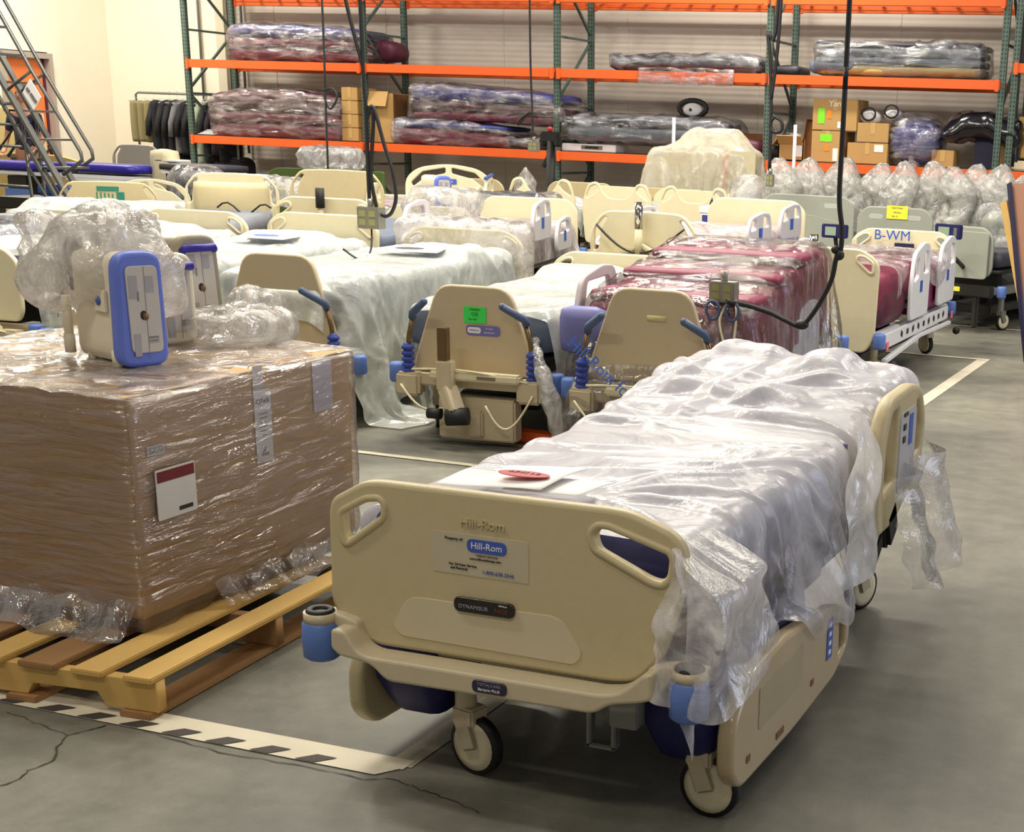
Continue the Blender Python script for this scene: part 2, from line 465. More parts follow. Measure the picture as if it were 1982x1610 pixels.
def restgrid(y0, y1, xl, xr, st, yl=None):
    """xl, xr: functions of y giving left and right edges"""
    ny = int((y1-y0)/st)+1
    wmax = max(xr(y0+(y1-y0)*k/20)-xl(y0+(y1-y0)*k/20) for k in range(21)); nx = int(wmax/st)+1
    R = np.zeros((ny, nx, 2))
    for j in range(ny):
        y = y0+(y1-y0)*j/(ny-1); a, b = xl(y), xr(y)
        R[j, :, 0] = np.linspace(a, b, nx); R[j, :, 1] = y
    return R

# ============================================================ ROOM
def floor_mat():
    m = bpy.data.materials.new('concrete_floor'); m.use_nodes = True; nt = m.node_tree; N = nt.nodes; L = nt.links
    b = N['Principled BSDF']; tc = N.new('ShaderNodeTexCoord')
    n1 = N.new('ShaderNodeTexNoise'); n1.inputs['Scale'].default_value = .9; n1.inputs['Detail'].default_value = 6; n1.inputs['Roughness'].default_value = .62
    n2 = N.new('ShaderNodeTexNoise'); n2.inputs['Scale'].default_value = 7; n2.inputs['Detail'].default_value = 8; n2.inputs['Roughness'].default_value = .7
    n3 = N.new('ShaderNodeTexNoise'); n3.inputs['Scale'].default_value = 90; n3.inputs['Detail'].default_value = 3
    for n in (n1, n2, n3): L.new(tc.outputs['Object'], n.inputs['Vector'])
    r1 = N.new('ShaderNodeValToRGB'); e = r1.color_ramp.elements
    e[0].position = .36; e[0].color = (*srgb((98, 97, 90)), 1); e[1].position = .66; e[1].color = (*srgb((136, 134, 121)), 1)
    L.new(n1.outputs[0], r1.inputs[0])
    r2 = N.new('ShaderNodeMapRange'); r2.inputs[1].default_value = .35; r2.inputs[2].default_value = .7; r2.inputs[3].default_value = .80; r2.inputs[4].default_value = 1.12
    L.new(n2.outputs[0], r2.inputs[0])
    r3 = N.new('ShaderNodeMapRange'); r3.inputs[3].default_value = .88; r3.inputs[4].default_value = 1.1; L.new(n3.outputs[0], r3.inputs[0])
    mm = N.new('ShaderNodeMath'); mm.operation = 'MULTIPLY'; L.new(r2.outputs[0], mm.inputs[0]); L.new(r3.outputs[0], mm.inputs[1])
    vm = N.new('ShaderNodeVectorMath'); vm.operation = 'SCALE'; L.new(r1.outputs[0], vm.inputs[0]); L.new(mm.outputs[0], vm.inputs['Scale'])
    L.new(vm.outputs[0], b.inputs['Base Color'])
    rr = N.new('ShaderNodeMapRange'); rr.inputs[3].default_value = .32; rr.inputs[4].default_value = .6; L.new(n2.outputs[0], rr.inputs[0]); L.new(rr.outputs[0], b.inputs['Roughness'])
    bp = N.new('ShaderNodeBump'); bp.inputs['Strength'].default_value = .12; bp.inputs['Distance'].default_value = .01; L.new(n2.outputs[0], bp.inputs['Height']); L.new(bp.outputs[0], b.inputs['Normal'])
    return m
def wall_mat(name, col, corr=0.0, var=.03):
    m = mat(name, col, .75, var=var, scale=1.2)
    if corr:
        nt = m.node_tree; N = nt.nodes; L = nt.links; b = N['Principled BSDF']; tc = N.new('ShaderNodeTexCoord')
        wv = N.new('ShaderNodeTexWave'); wv.bands_direction = 'Z'; wv.inputs['Scale'].default_value = 4.2; L.new(tc.outputs['Object'], wv.inputs[0])
        bp = N.new('ShaderNodeBump'); bp.inputs['Strength'].default_value = corr; bp.inputs['Distance'].default_value = .015
        L.new(wv.outputs[0], bp.inputs['Height']); L.new(bp.outputs[0], b.inputs['Normal'])
    return m
WALL = wall_mat('wall_cream', (240, 232, 214)); WALLC = wall_mat('wall_panel', (196, 188, 178), .25)
struct(G().box((-8, 9, -.05), (32, 30, .1)).build('floor', floor_mat()))
YB = 20.4
struct(G().box((-17.1, YB+.1, 3.5), (2.5, .2, 7)).build('wall_back', WALL))
wp = G().box((-3.85, YB+.12, 3.5), (24.0, .2, 7))
for k in range(12): wp.box((-15.0+k*2.0, YB+.018, 3.5), (.02, .01, 7))
struct(wp.build('wall_back_panelled', WALLC))
struct(G().box((-15.93, YB-.02, 3.5), (.16, .14, 7)).build('trim_1', wall_mat('pilaster', (206, 198, 178))))
# left wall with a door opening
XL = -18.2
lw = G()
lw.box((XL-.1, 6.0, 3.5), (.2, 24.24, 7)).box((XL-.1, 19.74, 3.5), (.2, 1.32, 7)).box((XL-.1, 18.6, 4.7), (.2, .96, 4.6)) 
struct(lw.build('wall_left', WALL))
d = G().box((XL-.03, 18.14, 1.15), (.22, .07, 2.3)).box((XL-.03, 19.06, 1.15), (.22, .07, 2.3)).box((XL-.03, 18.6, 2.34), (.22, .99, .08))
dr = struct(d.build('door_1', mat('door_frame_grey', (170, 160, 150), .6)))
G().box((XL-.06, 18.57, 1.15), (.05, .8, 2.28)).build('door_leaf', mat('door_orange', (238, 128, 62), .55), dr, bev=.004)
G().box((XL-.06, 19.0, 1.15), (.06, .05, 2.28)).build('door_gap', MATTMD, dr)
G().cyl((XL-.02, 18.95, 1.0), (XL+.06, 18.95, 1.0), .03).build('door_handle', DARK, dr)

# floor markings
TAPE = mat('tape_white', (214, 206, 184), .6, var=.14, scale=9); TAPEW = mat('tape_worn', (186, 180, 160), .65, var=.2, scale=14)
DASH = mat('tape_black', (62, 54, 52), .7)
def strip(name, a, b, wd, m, label, parent=None, z=.003):
    a = Vector((*a, z)); b = Vector((*b, z)); x = (b-a).normalized().cross(Vector((0, 0, 1)))*wd/2
    g = G().add([a-x, b-x, b+x, a+x], [(0, 1, 2, 3)])
    o = g.build(name, m, parent)
    if parent is None and label: tag(o, label, 'floor tape', 'floor tape lines')
    return o
hz = strip('floor_tape', (-4.4, 3.01), (-1.92, 3.01), .06, TAPE, None, z=.003)
g = G(); g.add([(-4.4, 2.926, .003), (-1.97, 2.926, .003), (-1.93, 2.98, .003), (-4.4, 2.98, .003)], [(0, 1, 2, 3)]); g.build('hatched_band', TAPE, hz)
g = G()
for k in range(17):
    x = -2.21-.1405*k
    g.add([(x, 2.927, .005), (x+.06, 2.927, .005), (x+.1, 2.972, .005), (x+.04, 2.972, .005)], [(0, 1, 2, 3)])
g.build('black_dashes', DASH, hz)
tag(hz, 'white floor tape with black hatch dashes in front of the wooden pallet', 'floor tape', 'floor tape lines')
strip('floor_tape', (-1.945, 3.0), (-1.945, 5.6), .075, TAPEW, 'worn white tape strip running underneath the front bed', z=.002)
strip('floor_tape', (-1.945, 5.6), (-1.93, 11.25), .09, TAPE, 'white tape line along the right aisle beside the bed rows', z=.002)
strip('floor_tape', (-9.5, 6.15), (-1.99, 6.15), .05, TAPEW, 'pale tape line across the floor between carton and first bed row', z=.004)
strip('floor_tape', (-9.0, 11.2), (-1.9, 11.2), .06, TAPE, 'white tape line crossing under the burgundy bed by the aisle', z=.004)
strip('floor_tape', (-9.0, 13.2), (2.5, 13.22), .06, TAPE, 'far white tape line in front of the grey beds', z=.004)
def crack(pts, wd, name, n=6, seed=1):
    rng = random.Random(seed); P = []
    for i in range(len(pts)-1):
        for k in range(n):
            t = k/n; P.append((pts[i][0]*(1-t)+pts[i+1][0]*t+rng.uniform(-.006, .006), pts[i][1]*(1-t)+pts[i+1][1]*t+rng.uniform(-.005, .005)))
    P.append(pts[-1]); V = []
    for i, p in enumerate(P):
        q = P[min(i+1, len(P)-1)]; o = P[max(i-1, 0)]; dx, dy = q[0]-o[0], q[1]-o[1]; l = math.hypot(dx, dy) or 1
        ww = wd*rng.uniform(.4, 1.2); V += [(p[0]-dy/l*ww, p[1]+dx/l*ww, .0022), (p[0]+dy/l*ww, p[1]-dx/l*ww, .0022)]
    return struct(G().add(V, [(2*i, 2*i+1, 2*i+3, 2*i+2) for i in range(len(P)-1)]).build(name, mat('crack_dark', (66, 58, 50), .9)))
crack([(-2.762, 2.3), (-2.762, 2.514), (-2.75, 2.559), (-2.767, 2.611), (-2.755, 2.677), (-2.823, 2.774), (-2.841, 2.818), (-2.825, 2.859), (-2.8, 2.912)], .0028, 'trim_2', 4, 3)
crack([(-3.1, 2.88), (-3.019, 2.863), (-2.942, 2.841), (-2.841, 2.818)], .0014, 'trim_3', 4, 4)
crack([(-2.73, 2.925), (-2.622, 2.915), (-2.415, 2.889), (-2.196, 2.898), (-1.985, 2.893), (-1.91, 2.925), (-1.854, 2.909), (-1.786, 2.89), (-1.70, 2.87), (-1.62, 2.84)], .002, 'trim_4', 5, 5)

# ============================================================ PALLET RACK
RX0, RY, RD, BAY = -15.52, 19.0, 1.08, 3.05
ZB = {'l': 1.27, 'm': 2.35, 't': 3.31}
def slotted(name, col):
    m = mat(name, col, .45, .2); nt = m.node_tree; N = nt.nodes; L = nt.links; b = N['Principled BSDF']
    tc = N.new('ShaderNodeTexCoord'); sp = N.new('ShaderNodeSeparateXYZ'); L.new(tc.outputs['Object'], sp.inputs[0])
    def mt(op, a, v=None, c=None):
        n = N.new('ShaderNodeMath'); n.operation = op
        if hasattr(a, 'links'): L.new(a, n.inputs[0])
        else: n.inputs[0].default_value = a
        if v is not None:
            if hasattr(v, 'links'): L.new(v, n.inputs[1])
            else: n.inputs[1].default_value = v
        return n.outputs[0]
    fz = mt('FRACT', mt('MULTIPLY', sp.outputs[2], 1/.0508)); inz = mt('LESS_THAN', fz, .55)
    dx = mt('ABSOLUTE', mt('SUBTRACT', mt('ABSOLUTE', sp.outputs[0]), .02)); inx = mt('LESS_THAN', dx, .0065)
    sx_ = mt('GREATER_THAN', mt('ABSOLUTE', sp.outputs[0]), .0405); iny = mt('LESS_THAN', mt('ABSOLUTE', sp.outputs[1]), .012)
    hole = mt('MULTIPLY', inz, mt('MAXIMUM', inx, mt('MULTIPLY', sx_, iny)))
    mx = N.new('ShaderNodeMix'); mx.data_type = 'RGBA'; L.new(hole, mx.inputs[0])
    src = b.inputs['Base Color'].links[0].from_socket; L.new(src, mx.inputs[6]); mx.inputs[7].default_value = (*srgb((26, 28, 26)), 1)
    L.new(mx.outputs[2], b.inputs['Base Color']); return m
SLOT = slotted('upright_slotted', (84, 104, 96))
def upright(x, y, ztop, parent, name='upright'):
    return G().box((0, 0, ztop/2), (.085, .07, ztop)).box((0, 0, .01), (.14, .12, .02)).build(name, SLOT, parent, bev=.006, loc=(x, y, 0))
rack = thing('pallet_rack', 'long orange and green pallet rack along the back wall', 'pallet rack', (0, 0, 0))
for i in range(5):
    x = RX0+BAY*i
    upright(x, RY, 4.6, rack); upright(x, RY+RD, 4.6, rack)
    for k in range(5):
        z = .15+.9*k
        G().bar((x, RY+.03, z+.82), (x, RY+RD-.03, z+.82), .03, .03).build('horizontal_brace', UPR, rack)
        a, b = ((z+.8, z) if (k+i) % 2 else (z, z+.8))
        G().bar((x, RY+.03, a), (x, RY+RD-.03, b), .032, .032).build('diagonal_brace', UPR, rack)
def beam(x0, x1, y, z, parent, h=.115):
    b = G().box(((x0+x1)/2, y, z-h/2), (x1-x0-.03, .045, h)).box(((x0+x1)/2, y+.03, z-h/2-.012), (x1-x0-.03, .03, h-.025)).build('shelf_beam', ORANGE, parent, bev=.004)
    for xx in (x0+.05, x1-.05): G().box((xx, y-.02, z-h*.55), (.05, .03, h*1.25)).build('beam_connector', ORANGE, b, bev=.003)
    return b
for i in range(4):
    x0 = RX0+BAY*i; x1 = x0+BAY
    for k, z in ZB.items():
        if i == 3 and k == 'm': z = 2.345
        beam(x0, x1, RY-.05, z, rack); beam(x0, x1, RY+RD+.05, z, rack)
        g = G()
        for q in range(9): g.box((x0+.2+q*.33, RY+RD/2, z-.01), (.05, RD, .012))
        for q in range(14): g.box(((x0+x1)/2, RY+.05+q*.075, z-.004), (BAY-.1, .008, .006))
        g.build('wire_deck', GREY, rack)
rack2 = thing('pallet_rack', 'second pallet rack continuing past the right end of the long rack', 'pallet rack', (0, 0, 0))
for y in (RY, RY+RD): upright(-.15, y, 4.6, rack2); upright(-3.17, y+.02, 4.6, rack2)
for z in (1.27, 2.55): beam(-3.2, -.15, RY-.05, z, rack2); beam(-3.2, -.15, RY+RD+.05, z, rack2); G().box((-1.7, RY+RD/2, z-.01), (2.9, RD, .02)).build('wire_deck', GREY, rack2)

# ---------------- things stored on the rack
FILM = plastic('film_clear_wrap', (240, 230, 234), .16, .28, .08, .13, .6, 2.6, (.8, 1, 3.2), lo=.42, hi=.66, rot=.45)
FILMG = plastic('film_grey_wrap', (225, 228, 238), .18, .26, .09, .12, .6, 2.6, (.8, 1, 3), lo=.44, hi=.66, rot=.3)
def wrapped(name, label, x0, x1, z, h, dep, col, seed, layers=None, bendf=None, yc=RY+.42, film=None, group='bagged mattresses on the rack', grow=.035, ends=.08):
    t = thing(name, label, 'mattress', ((x0+x1)/2, yc, z), 0, group)
    L = x1-x0; zz = 0
    for li, (hh, c) in enumerate(layers or [(h, col)]):
        softbox('mattress_layer', (L, dep, hh*.98), c, t, (0, 0, zz+hh/2), r=min(.07, hh*.45), step=.09, amp=.012, fr=3, seed=seed+li, bend=bendf)
        zz += hh
    softbox('plastic_wrap', (L+grow*2+ends, dep+grow*2, zz+grow), film or FILM, t, (0, 0, zz/2+.01), r=.11, step=.05, amp=.03, fr=3.5, amp2=.022, fr2=6, seed=seed+9, stretch=(1, 1, 1.6), bend=bendf)
    return t
def arch(h, L, p=2, tilt=0.0):
    def f(P):
        Q = P.copy(); u = P[:, 0]/(L/2); s = np.clip((P[:, 2]+.02)/max(.01, h), 0, 1.5)
        Q[:, 2] = P[:, 2] + s*(h*(-.25*np.abs(u)**p+tilt*u)); return Q
    return f
wrapped('wrapped_mattress', 'blue over maroon mattresses in clear film, on the upper shelf at far left', -14.75, -12.55, 2.36, .52, .85, MATTM, 3, [(.17, MATTM), (.15, MATTM), (.17, MATTB)], arch(.5, 2.2, 2, -.12))
softbox('pillow_roll', (.42, .5, .28), MATTMD, None, (-12.42, RY+.62, 2.55), r=.12, amp=.03, seed=4); tag(bpy.data.objects['pillow_roll'], 'dark bagged roll lying behind the second rack upright on the upper shelf', 'cushion')
wrapped('wrapped_mattress', 'low charcoal mattress in shiny film on the upper shelf, third bay', -8.66, -6.5, 2.36, .19, .8, MATTC, 11, None, None, film=FILMG, ends=.02, grow=.015)
softbox('loose_film_flap', (1.35, .03, .2), FILM, None, (-7.5, RY-.095, 2.29), r=.012, amp=.012, fr=7, amp2=.012, fr2=9, seed=8); tag(bpy.data.objects['loose_film_flap'], 'loose clear film hanging over the upper orange beam, third bay', 'plastic film')
softbox('wrapped_pad', (.55, .6, .12), MATTC, None, (-6.3, RY+.5, 2.42), r=.05, amp=.02, seed=9); tag(bpy.data.objects['wrapped_pad'], 'small flat dark pad just left of the fourth upright on the upper shelf', 'pad')
t = wrapped('wrapped_mattress', 'large grey and tan mattress stack on the upper shelf, rightmost bay', -5.75, -3.62, 2.36, .4, .85, MATTG, 21, [(.13, TANF), (.1, MATTG), (.11, MATTGR), (.07, MATTC)], None, film=FILMG, ends=.03, grow=.02)
softbox('dark_end_roll', (.62, .8, .17), MATTG, t, (-.85, -.03, .1), r=.08, step=.05, seed=30)
wrapped('wrapped_mattress', 'dark maroon mattress stack in torn film on the lower shelf at far left', -15.12, -12.98, 1.28, .68, .85, MATTMD, 31, [(.2, MATTM), (.16, MATTM), (.30, MATTMD)], arch(.6, 2.1, 3, .02))
wrapped('wrapped_mattress', 'bowed blue mattress over maroon one in film, sagging onto the stack beneath it', -11.72, -9.42, 1.62, .5, .85, MATTB, 41, [(.12, MATTM), (.13, MATTMD), (.2, MATTB)], arch(.75, 2.2, 2, -.28))
wrapped('wrapped_mattress', 'humped blue edged maroon mattress in film beside the tall brown box', -12.0, -10.2, 1.28, .34, .8, MATTM, 51, [(.22, MATTM), (.1, MATTB)], arch(.5, 1.7, 2, -.3), yc=RY+.38)
wrapped('wrapped_mattress', 'thin dark mattress lying flat on the lower shelf left of the third upright', -10.2, -9.45, 1.28, .13, .8, MATTC, 55, None, None, ends=.02, grow=.02)
wrapped('wrapped_mattress', 'charcoal mattress in grey film on the lower shelf, third bay', -9.3, -7.0, 1.42, .36, .85, MATTGR, 61, [(.2, MATTGR), (.14, MATTC)], arch(.3, 2.3, 4, .03), film=FILMG)
# cartons
def carton(name, label, x0, x1, z0, z1, y0, dep, m=CARD, flaps=False, group='brown cartons on the rack', tape=True, rz=0):
    t = thing(name, label, 'cardboard box', ((x0+x1)/2, y0+dep/2, z0), rz, group); W = x1-x0; H = z1-z0
    if flaps:
        g = G()
        for s in (-1, 1):
            g.box((s*(W/2-.006), 0, H/2), (.012, dep, H)); g.box((0, s*(dep/2-.006), H/2), (W, .012, H))
        g.box((0, 0, .006), (W, dep, .012)); g.build('carton_body', m, t)
        G().box((0, -dep/2-.06, H-.02), (W, .16, .01), rx=-.75).build('flap', m, t)
        G().box((-W/2-.05, 0, H-.03), (.14, dep, .01), ry=-.9).build('flap', m, t)
        G().box((W/2+.01, 0, H+.12), (.01, dep, .26), ry=.12).build('flap', CARDD, t)
    else:
        G().box((0, 0, H/2), (W, dep, H)).build('carton_body', m, t, bev=.006)
        if tape: G().box((0, -dep/2-.001, H-.07), (.06, .003, .14)).box((0, 0, H+.001), (.06, dep, .003)).build('packing_tape', mat('tape_brown', (200, 165, 105), .3), t)
    return t, W, H, dep
yr = RY+.06
for k in range(4):
    carton('narrow_carton', ('lowest', 'second lowest', 'second highest', 'topmost')[k]+' of four narrow cartons stacked beside the second upright', -12.93+.006*k, -12.64, 1.28+.188*k, 1.28+.188*k+.182, yr, .5, CARD, group='narrow cartons stacked by the second upright')
t, W, H, D = carton('tall_carton', 'tall open brown box with hanging flap between the stacks', -12.47, -12.05, 1.28, 1.96, yr, .9, CARD)
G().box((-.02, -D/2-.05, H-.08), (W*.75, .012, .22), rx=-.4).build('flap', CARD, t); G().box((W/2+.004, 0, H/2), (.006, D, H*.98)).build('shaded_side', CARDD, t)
t, W, H, D = carton('open_carton', 'open carton with film sticking out, right of the fourth upright', -6.22, -5.88, 1.28, 1.56, yr, .4, CARD, True)
G().box((W*.32, -D/2-.002, H*.45), (.1, .003, .14)).build('shipping_label', PAPER, t); softbox('packing_film', (.32, .35, .16), FILM, t, (0, 0, H), r=.06, amp=.03, seed=4)
carton('flat_carton_sleeve', 'dark brown carton edge standing left of the lime labelled boxes', -5.88, -5.77, 1.28, 1.78, yr+.08, .4, CARDD, tape=False)
t, W, H, D = carton('labelled_carton', 'upper box with vertical lime label and white writing', -5.77, -5.17, 1.68, 2.07, yr, .55, CARD)
G().box((-W*.3, -D/2-.002, -.02+H*.5), (.09, .003, .19)).build('lime_label', LIMEL, t); G().box((-W*.12, -D/2-.002, .02+H*.45), (.06, .003, .1)).build('orange_label', ORANL, t)
text('marker_writing', 'Yang', .11, PAPER, t, (.02, -D/2-.002, H*.85)); G().box((W*.12, -D/2-.002, H*.18), (.06, .003, .08)).build('shipping_label', PAPER, t)
t, W, H, D = carton('labelled_carton', 'lower box with horizontal lime label under the other', -5.77, -5.33, 1.28, 1.67, yr, .55, CARD)
G().box((-W*.05, -D/2-.002, H*.78), (.16, .003, .09)).build('lime_label', LIMEL, t); G().box((-W*.03, -D/2-.002, H*.45), (.07, .003, .07)).build('orange_label', ORANL, t)
G().box((W*.25, -D/2-.002, H*.25), (.07, .003, .16)).build('shipping_label', PAPER, t)
t, W, H, D = carton('open_top_carton', 'plain carton holding white masks on top of a wider one', -5.16, -4.74, 1.55, 1.79, yr, .4, CARD)
t, W, H, D = carton('wide_carton', 'wide carton with white address label beneath the mask box', -5.28, -4.74, 1.28, 1.54, yr, .42, CARD)
G().box((W*.28, -D/2-.002, H*.76), (.12, .003, .09)).build('shipping_label', PAPER, t)
t, W, H, D = carton('small_carton', 'small carton between the blue bag and the black bag', -4.16, -3.87, 1.28, 1.49, yr, .35, CARD)
for i, (x, z, r) in enumerate(((-5.04, 1.86, .12), (-4.74, 1.9, .10))):
    m_ = thing('white_mask_shell', ('larger white domed shell sitting in the plain carton', 'smaller white shell with black straps in the plain carton')[i], 'helmet', (x, yr+.2, z), 0, 'white shells in the carton')
    G().ball((0, 0, 0), r, sc3=(1.25, 1, .8)).build('shell', WHITE, m_)
    G().tube([(.09*math.cos(a), -.12, .04+.08*math.sin(a)) for a in [2*PI*k/14 for k in range(14)]], .012, 6, True).build('strap', BLACK, m_)
def bag(name, label, c, size, inner, seed, film=None, knot=True, group=None):
    t = thing(name, label, 'bag', c, 0, group)
    softbox('contents', tuple(s*.86 for s in size), inner, t, (0, 0, size[2]/2*.98), r=min(size)*.4, step=.06, amp=.05, fr=3, seed=seed)
    softbox('bag_film', size, film or FILM, t, (0, 0, size[2]/2), r=min(size)*.42, step=.045, amp=.05, fr=3, amp2=.03, fr2=6, seed=seed+1)
    if knot: G().tube([(0, -size[1]*.45, size[2]*.15), (.02, -size[1]*.52, size[2]*.02), (.05, -size[1]*.6, -.03)], [.03, .05, .09], 10).build('gathered_neck', film or FILM, t)
    return t
bag('bagged_cushion', 'blue cushion in a knotted clear bag on the lower shelf', (-4.42, RY+.35, 1.3), (.72, .7, .58), MATTB, 71)
t = thing('black_bag', 'shiny black bag draped over an open box beside the last upright', 'bag', (-3.55, RY+.4, 1.28))
softbox('bag_film', (1.0, .8, .3), BLACKBAG, t, (0, 0, .5), r=.14, step=.05, amp=.05, fr=3, amp2=.03, fr2=5, seed=81, bend=lambda P: np.stack([P[:, 0], P[:, 1], P[:, 2]-.28*np.clip(P[:, 0], -.1, 1)**2*1.6-.3*np.clip(-P[:, 0]-.25, 0, 1)], -1))
softbox('bag_film', (.16, .7, .6), BLACKBAG, t, (.42, 0, .3), r=.07, step=.05, amp=.03, amp2=.02, seed=83)
G().box((.16, .05, .25), (.5, .5, .5)).build('open_box', NAVYD, t); G().box((.3, -.22, .2), (.18, .02, .4)).build('box_flap', CARD, t)
# devices and odds on the shelf
t = thing('bed_control_case', 'long white control case on the lower shelf by the third upright', 'medical device', (-8.97, RY+.2, 1.28))
G().box((0, 0, .05), (.82, .3, .1)).build('case_body', WHITE, t, bev=.01); G().box((.05, -.152, .055), (.32, .005, .05)).build('display_panel', INKG, t); G().box((.05, -.156, .055), (.2, .005, .03)).build('screen', INK, t)
t = thing('carrying_ring', 'dark padded ring with white centre on the charcoal mattress', 'medical device', (-7.56, RY+.35, 1.80))
G().tube([(.2*math.cos(a), 0, .1+.1*math.sin(a)) for a in [2*PI*k/18 for k in range(18)]], .035, 8, True).build('ring', BLACK, t); G().ball((0, 0, .08), .13, sc3=(1.1, .6, .7)).build('centre', WHITE, t); G().ball((0, -.09, .08), .02).build('button', INK, t)
t = thing('infusion_stand_top', 'black pole clamp with red knob hanging in front of the lower beam', 'stand', (-8.62, 17.2, 0))
G().cyl((0, 0, 0), (0, 0, 1.42), .055).build('pole', BLACK, t); G().box((0, 0, 1.46), (.26, .1, .14)).box((-.1, 0, 1.4), (.08, .12, .1)).box((.1, 0, 1.4), (.08, .12, .1)).build('clamp', BLACK, t, bev=.02); G().ball((0, -.02, 1.56), .035).build('red_knob', REDL, t)
G().bar((0, 0, 1.3), (-.1, 0, 1.1), .04).bar((0, 0, 1.0), (.16, 0, .8), .05).build('strap', BLACK, t)
for x, z0, z1 in ((-6.88, .9, 1.75), (-5.35, .9, 1.72)):
    t = G().cyl((x, 17.0, 0), (x, 17.0, z1), .02, 10).build('white_pole', WHITE); tag(t, 'white upright pole at the %s side of the plastic covered cart' % ('left' if x < -6 else 'right'), 'pole')
for i, (x, m_, s) in enumerate(((-6.62, MATTMD, (.3, .4, .25)), (-6.36, BLACK, (.3, .3, .2)))):
    softbox('shelf_bundle', s, m_, None, (x, RY+.3, 1.28+s[2]/2), r=.1, amp=.04, seed=5+i); tag(bpy.data.objects['shelf_bundle' if i == 0 else 'shelf_bundle.001'], ('maroon bundle', 'black bundle')[i]+' on the lower shelf just left of the fourth upright', 'bundle')
tag(G().box((-6.8, RY+.6, 1.55), (.5, .3, .1)).build('dark_shelf_tray', CARDD, bev=.01), 'dark brown tray behind the bundles near the fourth upright', 'tray')
g = G()
for k in range(6): g.bar((-15.42, RY+.02+k*.04, 1.29+k*.012), (-15.1, RY+.02+k*.04, 1.29+k*.012), .02, .01)
tag(g.build('metal_louvre', WHITE), 'small stack of white metal slats at the lower left shelf end', 'metal slats')
t = thing('lettered_crate', 'black crate with white vertical lettering on the right hand rack', 'crate', (-2.55, RY+.4, 2.56))
G().box((0, 0, .5), (1.2, .7, 1.0)).build('crate_body', mat('crate_black', (44, 38, 38), .6), t, bev=.01)
for k, ch in enumerate('YSETANCE'): text('letter', ch, .085, PAPER, t, (-.5, -.352, .80-k*.09))
tag(G().box((-2.5, RY+.3, 1.34), (1.3, .5, .12)).build('cream_tray', CREAM, bev=.02), 'cream flat case on the lower shelf of the right hand rack', 'case')
tag(G().box((-2.6, RY+.4, 1.68), (1.0, .5, .5)).build('rack_carton', CARD, bev=.01), 'brown carton behind the last upright on the right hand rack', 'cardboard box')

# ============================================================ HOSPITAL BEDS
def caster(parent, x, y, r=.075, ang=0.0, hub=None, zt=.3, fork=BEIGE2):
    c = bpy.data.objects.new('caster', None)
    q = G().cyl((0, 0, r*1.9), (0, 0, zt), .028, 14); q.box((0, .012, r*2.0), (.062, .07, .05)); q.bar((.026, .0, r*2.1), (.026, .035, r*.9), .012, .055)
    f = q.build('caster', fork, parent, bev=.006, loc=(x, y, 0), rz=ang)
    bpy.data.objects.remove(c)
    G().lathe([(r*.7, -.016), (r, -.014), (r, .014), (r*.7, .016)], 24, (0, .035, r), 'X').build('tyre', BLACK, f)
    G().lathe([(0, -.02), (r*.6, -.021), (r*.84, -.016), (r*.84, .016), (r*.6, .021), (0, .021)], 24, (0, .035, r), 'X').build('wheel_hub', hub or CREAM, f)
    return f

def handle_holes(hw, zt, s=1.0):
    L = [(-hw+.04, zt-.085), (-hw+.10, zt-.045), (-hw+.145, zt-.043), (-hw+.155, zt-.075), (-hw+.06, zt-.15), (-hw+.04, zt-.145)]
    return [rpoly([(x*1.0, y) for x, y in L], .02), rpoly([(-x, y) for x, y in L][::-1], .02)]

